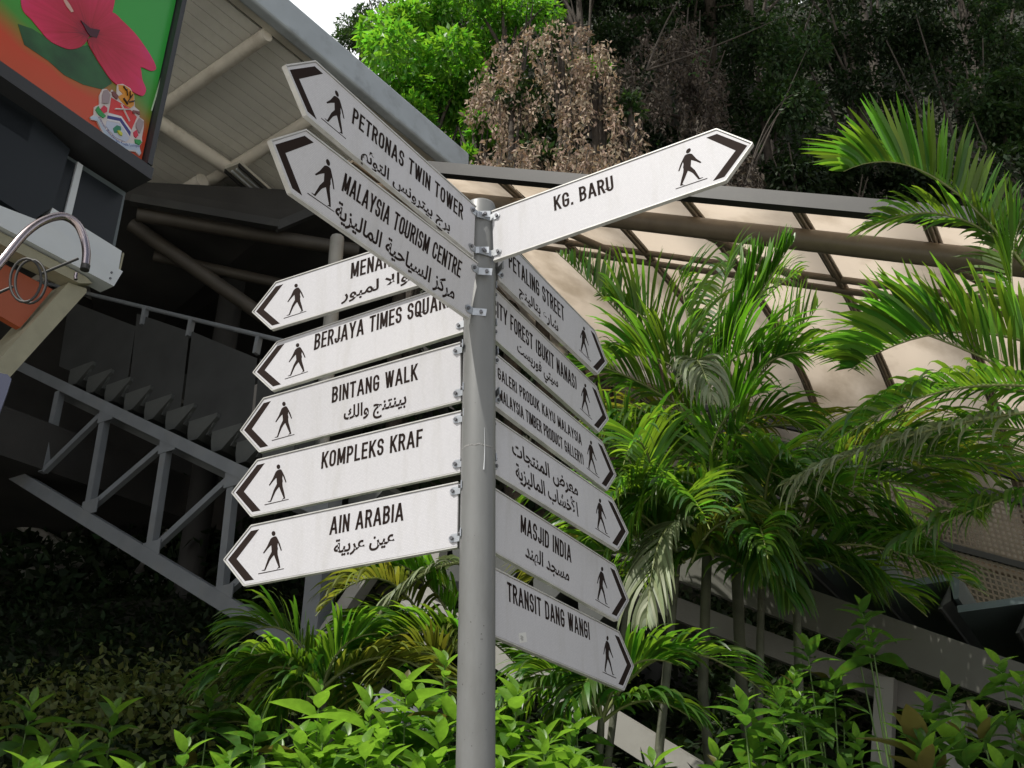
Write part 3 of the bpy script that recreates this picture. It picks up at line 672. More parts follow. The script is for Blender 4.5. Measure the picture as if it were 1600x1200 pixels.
# ================================================================== SIGNPOST
HS, TIP = .2262, .1089
PX, PY = -.1137, 3.0719
signs = {k[0]: k[1:] for k in [['PET', 4.1217, 2.1558, 0.9249, 0.0738, 0.0123, -0.0153, 0.0254], ['MTC', 4.0983, 1.8958, 0.9209, 0.0748, 0.001, 0.0034, 0.152], ['MEN', 2.6844, 2.1495, 0.9486, 0.075, 0.0048, 0.0035, 0.0268], ['BER', 2.67, 1.9022, 0.9336, 0.075, -0.0125, 0.0267, -0.009], ['BIN', 2.6362, 1.6157, 0.9801, 0.075, -0.0019, -0.016, 0.0765], ['KOM', 2.6632, 1.35, 0.9637, 0.075, -0.0089, -0.0086, 0.0309], ['AIN', 2.6846, 1.0853, 0.9305, 0.075, 0.0011, 0.0039, -0.0014], ['KG', -0.4832, 2.1487, 0.9415, 0.0727, -0.0125, -0.0287, -0.01], ['PTL', 1.0397, 2.1277, 0.8948, 0.075, -0.0296, 0.0115, 0.0247], ['CITY', 1.0422, 1.891, 0.9386, 0.075, -0.0015, 0.0282, 0.0189], ['GAL', 1.0273, 1.6064, 0.9283, 0.075, -0.0147, 0.0197, 0.0532], ['ARB', 0.9767, 1.3578, 0.9321, 0.075, -0.0012, 0.0324, 0.0734], ['MAS', 0.9981, 1.0988, 0.9672, 0.075, 0.0187, 0.0404, 0.0045], ['TRA', 1.0262, 0.8147, 1.0237, 0.075, 0.0073, 0.0075, 0.0298]]}
pole = empty('signpost', (PX, PY, 0), label='round grey painted steel post carrying the direction signs', cat='post')
RP = .057; ZT = at(752, 322, PY).z
def ringv(r, z, n=48): return [(r * math.cos(2 * PI * k / n), r * math.sin(2 * PI * k / n), z) for k in range(n)]
def lathe(prof, n=48):
    vs = []
    for r, z in prof: vs += ringv(r, z, n)
    fs = [(i * n + k, i * n + (k + 1) % n, (i + 1) * n + (k + 1) % n, (i + 1) * n + k) for i in range(len(prof) - 1) for k in range(n)]
    mm = MB(); mm.add(vs, fs, True); return mm
ZW = on_plane(748, 694, Vector((PX, PY - RP, 0)), Vector((0, 1, 0))).z
lathe([(RP, 0), (RP, ZW - .004), (RP, ZT - .012), (RP - .002, ZT - .004), (RP - .008, ZT), (.001, ZT + .002)]).build('pole', M['pole'], pole)
lathe([(.11, 0), (.11, .015), (.06, .02)]).build('base_flange', M['pole'], pole)
# weld seam: an uneven bead
n = 48; vs = []; fs = []
for k in range(n):
    t = 2 * PI * k / n; jz = random.uniform(-.0025, .0025); br_ = random.uniform(.0003, .0016)
    for dr, dz in ((0, -.003), (br_, 0), (0, .003)): vs.append(((RP + dr + .0003) * math.cos(t), (RP + dr + .0003) * math.sin(t), ZW + dz + jz))
for k in range(n):
    for j in (0, 1): fs.append((3 * k + j, 3 * ((k + 1) % n) + j, 3 * ((k + 1) % n) + j + 1, 3 * k + j + 1))
mm = MB(); mm.add(vs, fs, True); mm.build('weld_seam', M['weld'], pole)
def on_pole(px, py, off=.0008):
    d = ray(px, py); c = Vector((PX, PY)); a = d.x ** 2 + d.y ** 2; b = -2 * (d.x * c.x + d.y * c.y); cc = c.length_squared - (RP + off) ** 2
    disc = b * b - 4 * a * cc
    if disc < 0: disc = 0
    t = (-b - math.sqrt(disc)) / 2 / a
    return CAM + d * t - Vector((PX, PY, 0))
mm = MB(); mm.tube([on_pole(757, 668), on_pole(757.5, 700), on_pole(757, 718), on_pole(756, 734)], [.0006, .0012, .0016, .0026], 6)
mm.build('paint_drip', M['drip'], pole)
mm = MB()
for _ in range(46):
    if _ < 30: px, py, r = random.uniform(722, 764), random.uniform(940, 1195), random.uniform(.0006, .0022)
    else: px, py, r = random.uniform(727, 768), random.uniform(360, 940), random.uniform(.0005, .0015)
    c = on_pole(px, py, .0004); nn = Vector((c.x, c.y, 0)).normalized(); tt = Vector((-nn.y, nn.x, 0))
    k = random.randint(5, 7); ps = []
    for j in range(k):
        t = 2 * PI * j / k; rr = r * random.uniform(.5, 1.5); ps.append(c + tt * math.cos(t) * rr + Vector((0, 0, math.sin(t) * rr * random.uniform(.7, 1.6))))
    mm.add(ps, [tuple(range(k))])
o = mm.build('paint_chips', M['chip'], pole); o['kind'] = 'stuff'

# --- stroke lettering (narrow road-sign capitals)
def arc(cx, cy, rx, ry, a0, a1, n=8): return [(cx + rx * math.cos(R(a0 + (a1 - a0) * i / n)), cy + ry * math.sin(R(a0 + (a1 - a0) * i / n))) for i in range(n + 1)]
def oval(w, y0=0, y1=1):
    r = w / 2; ry = min(.24, (y1 - y0) / 2)
    return arc(r, y1 - ry, r, ry, 0, 180) + arc(r, y0 + ry, r, ry, 180, 360) + [(w, y1 - ry)]
g = {}
W_ = .34
g['A'] = (.42, [[(0, 0), (.19, 1)], [(.23, 1), (.42, 0)], [(.09, .27), (.33, .27)]])
g['B'] = (W_, [[(0, 0), (0, 1)] , [(0, 1), (.16, 1)] + arc(.16, .76, .17, .24, 90, -90) + [(0, .52)], [(0, .52), (.16, .52)] + arc(.16, .26, .18, .26, 90, -90) + [(0, 0)]])
g['C'] = (W_, [arc(.17, .76, .17, .24, 0, 180) + arc(.17, .24, .17, .24, 180, 360)])
g['D'] = (W_, [[(0, 0), (0, 1)], [(0, 1), (.14, 1)] + arc(.14, .76, .20, .24, 90, 0) + arc(.14, .24, .20, .24, 0, -90) + [(0, 0)]])
g['E'] = (.28, [[(.28, 1), (0, 1), (0, 0), (.28, 0)], [(0, .52), (.24, .52)]])
g['F'] = (.28, [[(.28, 1), (0, 1), (0, 0)], [(0, .50), (.23, .50)]])
g['G'] = (W_, [arc(.17, .76, .17, .24, 0, 180) + arc(.17, .24, .17, .24, 180, 360) + [(.34, .46), (.19, .46)]])
g['I'] = (0, [[(0, 0), (0, 1)]])
g['J'] = (.27, [[(.27, 1), (.27, .22)] + arc(.13, .22, .14, .22, 0, -180)])
g['K'] = (.34, [[(0, 0), (0, 1)], [(.33, 1), (.02, .40)], [(.12, .58), (.35, 0)]])
g['L'] = (.27, [[(0, 1), (0, 0), (.27, 0)]])
g['M'] = (.46, [[(0, 0), (0, 1)], [(.46, 0), (.46, 1)], [(.03, 1), (.22, .12)], [(.43, 1), (.24, .12)]])
g['N'] = (.34, [[(0, 0), (0, 1)], [(.34, 0), (.34, 1)], [(.01, 1), (.33, 0)]])
g['O'] = (W_, [oval(W_)])
g['P'] = (.32, [[(0, 0), (0, 1)], [(0, 1), (.16, 1)] + arc(.16, .74, .17, .26, 90, -90) + [(0, .48)]])
g['Q'] = (W_, [oval(W_), [(.20, .22), (.38, -.06)]])
g['R'] = (.33, [[(0, 0), (0, 1)], [(0, 1), (.16, 1)] + arc(.16, .75, .17, .25, 90, -90) + [(0, .50)], [(.18, .50), (.34, 0)]])
g['S'] = (.32, [arc(.16, .77, .16, .23, 5, 180) + arc(.16, .72, .16, .2, 180, 250, 4) + arc(.16, .28, .16, .24, 70, 0, 4) + arc(.16, .23, .16, .23, 0, -178)])
g['T'] = (.34, [[(0, 1), (.34, 1)], [(.17, 1), (.17, 0)]])
g['U'] = (W_, [[(0, 1), (0, .22)] + arc(.17, .22, .17, .22, 180, 360) + [(.34, 1)]])
g['W'] = (.54, [[(0, 1), (.12, 0)], [(.26, 1), (.15, 0)], [(.28, 1), (.39, 0)], [(.54, 1), (.42, 0)]])
g['Y'] = (.38, [[(0, 1), (.18, .42)], [(.38, 1), (.20, .42)], [(.19, .46), (.19, 0)]])
g['.'] = (0, [[(0, 0), (0, .03)]])
g['('] = (.08, [arc(.22, .5, .22, .66, 140, 220)])
g[')'] = (.08, [arc(-.14, .5, .22, .66, 40, -40)])
def layout(text, gap=.27, space=.36):
    x = 0; out = []
    for ch in text:
        if ch == ' ': x += space; continue
        w, st = g[ch]; out.append((ch, x)); x += w + gap
    return out, x - gap
def lettering(mm, text, a0, a1, h0, cap, y0, y1, T=.165, shear=0):
    out, tw = layout(text); t = T * cap; ks = (a1 - a0 - t) / tw
    t *= min(1.1, .45 + .55 * ks / cap); kh = cap - t
    for ch, x0 in out:
        for pl in g[ch][1]:
            P = [Vector((a0 + t / 2 + (x0 + x) * ks, h0 + t / 2 + y * kh)) for x, y in pl]
            n = len(P); Lf = []; Rg = []
            if n == 2 and abs(P[0].x - P[1].x) > 1e-5 and abs(P[0].y - P[1].y) > 1e-5:   # diagonal stroke, cut level at its ends
                dv = P[1] - P[0]; hw = t * .46 * dv.length / abs(dv.y); ex = t / 2 / abs(dv.y)
                A_, B_ = P[0] - dv * ex, P[1] + dv * ex
                mm.add([(A_.x - hw, y1, A_.y), (A_.x + hw, y1, A_.y), (B_.x + hw, y1, B_.y), (B_.x - hw, y1, B_.y)], [(0, 1, 2, 3)]); continue
            for i in range(n):
                d0 = (P[i] - P[i - 1]).normalized() if i else (P[1] - P[0]).normalized()
                d1 = (P[i + 1] - P[i]).normalized() if i < n - 1 else d0
                n0 = Vector((-d0.y, d0.x)); n1 = Vector((-d1.y, d1.x)); b = (n0 + n1)
                if b.length < 1e-4: b = n0
                b.normalize(); k = 1 / max(.38, b.dot(n0)); tx = t / 2 * .92
                ext = Vector((0, 0))
                if i == 0: ext = -d1 * t / 2
                if i == n - 1: ext = d0 * t / 2
                if ch == 'B' and False: pass
                for lst, sg in ((Lf, 1), (Rg, -1)):
                    q = P[i] + ext + b * (sg * tx * k)
                    if ch not in 'Q()': q.y = min(max(q.y, h0), h0 + cap)
                    lst.append(q)
            poly = [(p.x, p.y) for p in Lf]; poly2 = [(p.x, p.y) for p in Rg]
            vs = []; fs = []
            for p in poly: vs.append((p[0], y1, p[1]))
            for p in poly2: vs.append((p[0], y1, p[1]))
            for i in range(n - 1): fs.append((i, i + 1, n + i + 1, n + i))
            mm.add(vs, fs)
# --- Arabic shaping
FORMS = {'ا': (0xFE8D, 0xFE8E), 'أ': (0xFE83, 0xFE84), 'ب': (0xFE8F, 0xFE90, 0xFE91, 0xFE92), 'ة': (0xFE93, 0xFE94), 'ت': (0xFE95, 0xFE96, 0xFE97, 0xFE98), 'ج': (0xFE9D, 0xFE9E, 0xFE9F, 0xFEA0), 'ح': (0xFEA1, 0xFEA2, 0xFEA3, 0xFEA4), 'خ': (0xFEA5, 0xFEA6, 0xFEA7, 0xFEA8), 'د': (0xFEA9, 0xFEAA), 'ر': (0xFEAD, 0xFEAE), 'ز': (0xFEAF, 0xFEB0), 'س': (0xFEB1, 0xFEB2, 0xFEB3, 0xFEB4), 'ش': (0xFEB5, 0xFEB6, 0xFEB7, 0xFEB8), 'ض': (0xFEBD, 0xFEBE, 0xFEBF, 0xFEC0), 'ع': (0xFEC9, 0xFECA, 0xFECB, 0xFECC), 'ف': (0xFED1, 0xFED2, 0xFED3, 0xFED4), 'ك': (0xFED9, 0xFEDA, 0xFEDB, 0xFEDC), 'ل': (0xFEDD, 0xFEDE, 0xFEDF, 0xFEE0), 'م': (0xFEE1, 0xFEE2, 0xFEE3, 0xFEE4), 'ن': (0xFEE5, 0xFEE6, 0xFEE7, 0xFEE8), 'ه': (0xFEE9, 0xFEEA, 0xFEEB, 0xFEEC), 'و': (0xFEED, 0xFEEE), 'ي': (0xFEF1, 0xFEF2, 0xFEF3, 0xFEF4), 'ئ': (0xFE89, 0xFE8A, 0xFE8B, 0xFE8C), 'لا': (0xFEFB, 0xFEFC), 'لأ': (0xFEF7, 0xFEF8)}
def shape(text):
    tok = []; i = 0
    while i < len(text):
        if text[i:i + 2] in FORMS: tok.append(text[i:i + 2]); i += 2
        else: tok.append(text[i]); i += 1
    out = []
    for i, t in enumerate(tok):
        if t not in FORMS: out.append(t); continue
        f = FORMS[t]; prev = i > 0 and tok[i - 1] in FORMS and len(FORMS[tok[i - 1]]) == 4
        nxt = i < len(tok) - 1 and tok[i + 1] in FORMS and len(f) == 4
        k = (3 if prev else 2) if nxt else (1 if prev else 0)
        out.append(chr(f[k]))
    return ''.join(out[::-1])
def arabic(mm, text, a0, a1, h0, hgt, y1):
    V, Fp = text_mesh(shape(text), .024)
    x0, x1 = V[:, 0].min(), V[:, 0].max()
    sx = (a1 - a0) / (x1 - x0); sy = hgt / .71
    mm.add([(a0 + (x - x0) * sx, y1, h0 + y * sy) for x, y, _ in V], Fp)

TH = .006   # half thickness of a blade
MAT = {}
for k, (az, zb, L, s0_, off, dr, tw) in signs.items():
    d = Vector((math.cos(az), math.sin(az), 0)); nn = Vector((-d.y, d.x, 0)); Zv = Vector((0, 0, 1))
    D2 = d * math.cos(dr) - Zv * math.sin(dr); U2 = Zv * math.cos(dr) + d * math.sin(dr)
    U3 = U2 * math.cos(tw) + nn * math.sin(tw)
    sg = 1 if d.x > 0 else -1
    X = D2 * sg; Yv = U3.cross(X)
    O = Vector((PX, PY, 1.6 + zb)) + nn * off
    Mx = Matrix((X, Yv, U3)).transposed().to_4x4(); Mx.translation = O
    MAT[k] = (Mx, sg, L, s0_)
def loc(k, px, py):
    Mx = MAT[k][0]; P = on_plane(px, py, Mx @ Vector((0, -TH, 0)), Mx.to_3x3() @ Vector((0, 1, 0)))
    q = Mx.inverted() @ P; return q.x, q.z
# pictogram and arrow in blade coordinates, measured outward from the shoulder (s), height h
def ain(cx, cy): return loc('AIN', 345 + cx * 110 / 1200, 810 + cy * 110 / 1200)
LA = MAT['AIN'][2]
def rel(pts): return [(-x - LA, h) for x, h in (ain(*p) for p in pts)]
def tidy(P): return P
arrow_poly = [(.050, .030), (.088, HS / 2), (0, HS - .022)]
_ar = rel([(515, 215), (655, 185), (270, 690), (565, 1045), (415, 1068), (122, 705)])
arrow_poly = _ar
body = rel([(925, 305), (950, 310), (972, 350), (1012, 440), (1042, 545), (1025, 552), (975, 415), (968, 470), (975, 520), (968, 555), (972, 620), (1000, 740), (1015, 835), (1005, 845), (978, 850), (950, 878), (965, 855), (985, 825), (950, 740), (908, 625), (870, 670), (840, 715), (800, 800), (762, 885), (745, 893), (698, 893), (700, 886), (742, 875), (775, 780), (810, 680), (868, 570), (862, 455), (800, 520), (738, 598), (722, 590), (790, 480), (850, 350), (880, 322)])
head = rel([(900 + 33 * math.cos(t), 258 + 42 * math.sin(t)) for t in np.linspace(0, 2 * PI, 17)[:-1]])
fline = rel([(640, 940), (1075, 852), (1078, 862), (642, 952)])
body = [(s, h) for s, h in body]

TX = {
 'PET': ([('PETRONAS TWIN TOWER', (549.3, 192), (724.3, 321.5))], [('برج بيترونس التوئم', (563, 250), (703, 358), .046)]),
 'MTC': ([('MALAYSIA TOURISM CENTRE', (533, 297.5), (722, 416))], [('مركز السياحية الماليزية', (521, 342), (710, 463), .052)]),
 'MEN': ([('MENARA KL', (547.6, 436), None)], [('منارا كوالا لمبور', (533, 470), None, .05)]),
 'BER': ([('BERJAYA TIMES SQUARE', (490.4, 547.6), None)], []),
 'BIN': ([('BINTANG WALK', (518.3, 630), (653, 568.3))], [('بينتنج والك', (537, 655), (635, 632), .050)]),
 'KOM': ([('KOMPLEKS KRAF', (501.6, 733), (661.2, 669.5))], []),
 'AIN': ([('AIN ARABIA', (514.5, 836.2), (631.8, 786.2))], [('عين عربية', (521, 867), (616.6, 845), .046)]),
 'KG': ([('KG. BARU', (866.2, 330), (957.8, 276.2))], []),
 'PTL': ([('PETALING STREET', (794.8, 417.6), (881, 479.4))], [('شارع بتالينج', (811, 467), (872, 512), .048)]),
 'CITY': ([('CITY FOREST (BUKIT NANAS)', None, (900.4, 588.2))], [('سيتي فوريست', (808, 549), (872, 605), .046)]),
 'GAL': ([('GALERI PRODUK KAYU MALAYSIA', (777.8, 591.5), (907.9, 680.9)), ('(MALAYSIA TIMBER PRODUCT GALLERY)', (777.2, 624), (911, 710))], []),
 'ARB': ([], [('معرض المنتجات', (800.5, 712), (903, 772), .056), ('الأخشاب الماليزية', (806, 748), (903.5, 805), .056)]),
 'MAS': ([('MASJID INDIA', (813.1, 831.6), (892.4, 858.4))], [('مسجد الهند', (820.4, 870), (889.3, 908), .05)]),
 'TRA': ([('TRANSIT DANG WANGI', (792.8, 938.9), (920.4, 977.2))], [])}
LAB = {
 'PET': 'PETRONAS TWIN TOWER sign in shade, highest of the two pointing to upper left',
 'MTC': 'MALAYSIA TOURISM CENTRE sign pointing to upper left, below the Petronas one',
 'MEN': 'sunlit MENARA sign half covered by the tourism centre sign, top of the left stack',
 'BER': 'BERJAYA TIMES SQUARE sign, second of the sunlit left stack',
 'BIN': 'BINTANG WALK sign with Arabic line, third of the sunlit left stack',
 'KOM': 'KOMPLEKS KRAF sign, fourth of the sunlit left stack',
 'AIN': 'AIN ARABIA sign, lowest of the sunlit left stack',
 'KG': 'sunlit KG. BARU sign alone pointing to the upper right',
 'PTL': 'shaded PETALING STREET sign, top of the right stack under KG. BARU',
 'CITY': 'shaded CITY FOREST (BUKIT NANAS) sign, second of the right stack',
 'GAL': 'shaded GALERI PRODUK KAYU MALAYSIA sign with two English lines in the right stack',
 'ARB': 'shaded sign with two lines of Arabic only, in the right stack',
 'MAS': 'shaded MASJID INDIA sign, second from the bottom of the right stack',
 'TRA': 'shaded TRANSIT DANG WANGI sign with a small sticker, bottom of the right stack'}
for k, (Mx, sg, L, s0_) in MAT.items():
    root = empty('direction_sign', M=Mx, label=LAB[k], cat='sign', group='direction signs on the grey post')
    def fn(a, y, h): return (a * sg, y, h)
    s0 = s0_ - .006
    outline = [(s0, 0), (L, 0), (L + TIP, HS / 2), (L, HS), (s0, HS)]
    mm = MB(); mm.prism(outline, fn, -TH + .0012, TH); mm.build('blade', M['signback'], root)
    # face sheet, slightly proud, inset from the edge
    e_ = .0055
    face = [(s0 + .002, e_), (L - .002, e_), (L + TIP - .009, HS / 2), (L - .002, HS - e_), (s0 + .002, HS - e_)]
    mm = MB(); mm.prism(face, fn, -TH - .0002, -TH + .0008); mm.build('face', M['sign'], root)
    mm = MB(); ot = .0045
    for (a, b) in (((s0, HS - ot / 2 + .0015), (L, HS - ot / 2 + .0015)), ((s0, ot / 2 - .0015), (L, ot / 2 - .0015)), ((L, ot / 2 - .001), (L + TIP - .001, HS / 2)), ((L, HS - ot / 2 + .001), (L + TIP - .001, HS / 2))):
        mm.bar((a[0] * sg, -.0007, a[1]), (b[0] * sg, -.0007, b[1]), ot, 2 * TH + .005, up=(0, 1, 0))
    mm.build('edge_trim', M['rim'], root)
    fy = -TH - .0002
    def rl(P): return [(L + s, h) for s, h in P]
    mm = MB(); mm.prism(rl(arrow_poly), fn, fy - .0006, fy); mm.build('arrow', M['arrowblk'], root)
    mm = MB(); mm.prism(rl(body), fn, fy - .0006, fy); mm.prism(rl(head), fn, fy - .0006, fy); mm.prism(rl(fline), fn, fy - .0008, fy); mm.build('pedestrian_symbol', M['black'], root)
    lat, ara = TX[k]
    for text, bl_, tr_ in lat:
        if bl_ is None:
            a1, h1 = loc(k, *tr_); cap = .073; a0 = s0 + .008; h0 = h1 - cap + .0
        elif tr_ is None:
            a0, h0 = loc(k, *bl_); cap = .075; a1 = loc(k, 657, 385)[0] if k == 'MEN' else loc(k, 708, 478)[0]
        else:
            a0, h0_ = loc(k, *bl_); a1, h1 = loc(k, *tr_); cap = h1 - h0_; h0 = h0_
        print(k, text, 'a %.3f..%.3f h %.3f cap %.3f' % (a0, a1, h0, cap))
        cap = min(max(cap, .05 if k == 'GAL' else .066), .060 if k == 'GAL' else .084)
        if h0 + cap > HS - .012: h0 = HS - .012 - cap
        mm = MB(); lettering(mm, text, a0, a1, h0, cap, fy, fy - .0006); mm.build('lettering', M['black'], root, fix=False)
    for text, l_, r_, hg in ara:
        a0, h0 = loc(k, *l_)
        if r_ is None: a1 = a0 + .52; h1 = h0
        else: a1, h1 = loc(k, *r_)
        print('   ar a %.3f..%.3f h %.3f %.3f' % (a0, a1, h0, h1))
        mm = MB(); arabic(mm, text, a0, a1, (h0 + h1) / 2, hg, fy - .0006); mm.build('arabic_lettering', M['black'], root, fix=False)
    # brackets
    for hz in (.032, HS - .030):
        mm = MB()
        x0b, x1b, hb = .060, .100, .014
        mm.prism([(x0b, hz - hb), (x1b - .010, hz - hb), (x1b, hz - hb + .009), (x1b, hz + hb - .009), (x1b - .010, hz + hb), (x0b, hz + hb)], fn, fy - .0040, fy - .0008)
        a = Vector((x0b * sg, fy - .0024, hz)); b = Vector((.034 * sg, -.050, hz))
        mm.bar(a, b, .0032, 2 * hb, up=(0, 0, 1)) if False else mm.frame_box((a + b) / 2, (b - a) / 2, Vector((0, 0, hb)), ((b - a).cross(Vector((0, 0, 1)))).normalized() * .0016)
        o = mm.build('bracket', M['zinc'], root)
        mm = MB(); mm.tube([(.088 * sg, fy - .004, hz), (.088 * sg, fy - .010, hz)], .0065, 6); mm.build('bolt', M['bolt'], o); mm = MB()
        c = a.lerp(b, .62); nv = ((b - a).cross(Vector((0, 0, 1)))).normalized(); nv = nv if nv.y < 0 else -nv
        mm.tube([c, c + nv * .009], .0065, 6); bo = mm.build('bolt', M['bolt'], o)
    if k == 'TRA':
        P = [loc(k, 720 + x / 2.61, 640 + y / 2.61) for x, y in ((235, 912), (264, 908), (270, 948), (240, 952))]
        mm = MB(); mm.prism(P, lambda a, y, h: (a, y, h), fy - .0007, fy); stk = mm.build('sticker', M['sticker'], root)
        mm = MB()
        for j in range(5):
            a0, h0 = loc(k, 720 + 240 / 2.61, 640 + (918 + j * 4) / 2.61); mm.box((a0 + .013, fy - .0009, h0 - .002), (.02 if j % 2 else .015, .0003, .0012))
        mm.build('sticker_print', M['bolt'], stk)

# ================================================================== VEGETATION
def bez(a, b, c, n):
    t = np.linspace(0, 1, n)[:, None]; a, b, c = map(np.array, (a, b, c))
    return (1 - t) ** 2 * a + 2 * t * (1 - t) * b + t * t * c
def frond(parent, a, b, c, leaf=.5, n=44, mt='palmleaf', w=.028, start=.12, vee=.55, droop=.35, side=(0, 0, 1), cutL=1, cutR=1, fwd=.75, gapp=0.0):
    """rachis through a (base), c (tip) with control b; leaflets both sides"""
    leaf *= 1.15; C = bez(a, b, c, n + 4); T = unit(np.gradient(C, axis=0))
    upv = np.array(side, float)
    mm = MB(); mm.tube([Vector(p) for p in C[::4]] + [Vector(C[-1])], list(np.linspace(.011, .0025, len(C[::4]) + 1)), 5)
    par_ = mm.build('frond', M['rachis'], parent, fix=False)
    i0 = int(start * n); idx = np.arange(i0, n + 2)
    K = 6; Vs = []; Fs = []; base = 0
    for i in idx:
        f = (i - i0) / max(1, (n - i0)); L0 = leaf * (.55 + .9 * f if f < .35 else (.865 + .135 * math.sin(PI * min(1, (f - .35) / .5))) if f < .7 else 1.0 - .75 * ((f - .7) / .3) ** 1.5)
        t = T[i]; sd0 = unit(np.cross(t, upv)); u = np.cross(sd0, t)
        if u[2] < 0 and upv[2] > .5: u = -u
        for s_, cut in ((1, cutL), (-1, cutR)):
            if cut <= 0: continue
            if random.random() < gapp: continue
            ang = fwd * (1 + .5 * f) + random.uniform(-.06, .06)
            d = unit(sd0 * s_ * math.cos(ang) * 1.0 + t * math.sin(ang) + u * (vee + random.uniform(-.12, .12)))
            L = L0 * cut * (random.uniform(.88, 1.08) if random.random() > .08 else random.uniform(.45, .85)); p = C[i].copy(); pts = [p.copy()]
            dr = droop * random.uniform(.7, 1.35)
            for k in range(K):
                d = unit(d + np.array([0, 0, -1.0]) * dr * (k + .5) / K); p = p + d * (L / K); pts.append(p.copy())
            pts = np.array(pts); tw_ = random.gauss(0, .45)
            wn = unit(np.cross(unit(np.gradient(pts, axis=0)), u[None] + np.array([0, 0, .01])))
            bn = unit(np.cross(unit(np.gradient(pts, axis=0)), wn)); wn = wn * math.cos(tw_) + bn * math.sin(tw_)
            prof = np.array([.25, .8, 1, .95, .8, .5, .05]) * w / 2 * random.uniform(.8, 1.1)
            Lf = pts + wn * prof[:, None]; Rg = pts - wn * prof[:, None]
            Vs.append(np.concatenate([Lf, Rg]))
            for k in range(K): Fs.append((base + k, base + k + 1, base + K + 2 + k, base + K + 1 + k))
            base += 2 * (K + 1)
    o = tri_mesh('leaflets', np.concatenate(Vs), np.array(Fs), M[mt], smooth=True)
    o.parent = par_
    return par_

def W(p): return tuple(at(*p))
def palm(name, label, stems, fronds, extra=0, centre=None, big=1.0, group='areca palms in the planted bank'):
    b = at(*stems[0][0]) if stems else at(*centre)
    root = empty(name, (0, 0, 0), label=label, cat='palm', group=group)
    for (p0, p1, r) in stems:
        A = at(*p0); B = at(*p1); A2 = Vector((A.x, A.y, hill_z(A.x, A.y) - .1))
        C = [A2.lerp(A, .5) if A.z > A2.z else A, A, A.lerp(B, .5), B]
        if A.z > A2.z: C = [A2] + C
        mm = MB(); mm.tube(C, [r * 1.15] * (len(C) - 1) + [r * .9], 12); tk = mm.build('trunk', M['palmtrunk'], root)
        mm = MB(); Lb = (B - A).length; nr = int(Lb / .075)
        for j in range(nr):
            c = A.lerp(B, (j + random.uniform(-.15, .15)) / nr); dv = (B - A).normalized()
            mm.tube([c - dv * .004, c + dv * .004], r * 1.06, 12, caps=False)
        if mm.v: mm.build('leaf_scars', M['ring'], tk)['kind'] = 'stuff'
    for f in fronds:
        a, b_, c = W(f[0]), W(f[1]), W(f[2]); kw = f[3] if len(f) > 3 else {}
        frond(root, a, b_, c, **kw)
    if extra:
        C = at(*centre)
        for i in range(extra):
            th = random.uniform(0, 2 * PI); ln = random.uniform(.8, 1.5) * big; el = random.uniform(.1, 1.1)
            b_ = C + Vector((math.cos(th) * ln * .45, math.sin(th) * ln * .45, ln * .6 * el + .25)); c = C + Vector((math.cos(th) * ln, math.sin(th) * ln, ln * (.5 * el - .35)))
            frond(root, tuple(C), tuple(b_), tuple(c), leaf=random.uniform(.36, .5) * big, n=38, w=.026, droop=random.uniform(.25, .6), mt=random.choice(['palmleaf'] * 5 + ['palmyellow']))
    return root
SP = dict(mt='palmspear', leaf=.42, vee=.3, fwd=1.15, droop=.08, w=.045)
# right-hand palm whose crown stands at the right edge
palm('areca_palm', 'large areca palm at the right edge with big arching fronds over the canopy edge', [((1660, 900, 6.0), (1625, 520, 5.9), .05)], [
    ((1600, 415, 5.6), (1440, 205, 5.5), (1318, 268, 5.4), dict(leaf=.62, n=56, vee=.9, droop=.12, w=.042, start=.02, cutR=.75)),
    ((1600, 415, 5.6), (1480, 280, 5.7), (1330, 370, 5.6), dict(leaf=.36, n=38, vee=.3, droop=.25, w=.026)),
    ((1670, 560, 5.4), (1480, 470, 5.3), (1325, 580, 5.3), dict(leaf=.56, n=60, vee=.85, droop=.2, w=.04, start=.02)),
    ((1680, 640, 5.2), (1490, 520, 5.3), (1355, 500, 5.4), dict(leaf=.46, n=44, vee=.7, droop=.2, w=.032)),
    ((1690, 640, 5.3), (1500, 560, 5.3), (1345, 660, 5.2), dict(leaf=.44, n=46, vee=.5, droop=.55, w=.028, mt='palmleaf')),
    ((1690, 620, 5.0), (1480, 560, 5.0), (1290, 700, 4.9), dict(leaf=.46, n=50, vee=.6, droop=.5, w=.028, cutR=.8)),
    ((1640, 640, 4.9), (1420, 660, 4.9), (1215, 760, 4.8), dict(leaf=.42, n=52, vee=.35, droop=.75, w=.026, mt='palmpale', cutR=.55)),
    ((1700, 700, 5.2), (1560, 640, 5.2), (1400, 700, 5.1), dict(leaf=.44, n=40, vee=.5, droop=.6, mt='palmleaf')),
    ((1680, 480, 5.8), (1600, 380, 5.8), (1520, 350, 5.9), dict(leaf=.4, n=32, vee=.5, droop=.35)),
    ((1700, 760, 5.3), (1560, 760, 5.2), (1390, 860, 5.1), dict(leaf=.45, n=44, vee=.4, droop=.7)),
    ((1600, 520, 5.5), (1560, 420, 5.5), (1600, 330, 5.5), dict(leaf=.45, n=34, vee=.5, droop=.2)),
])
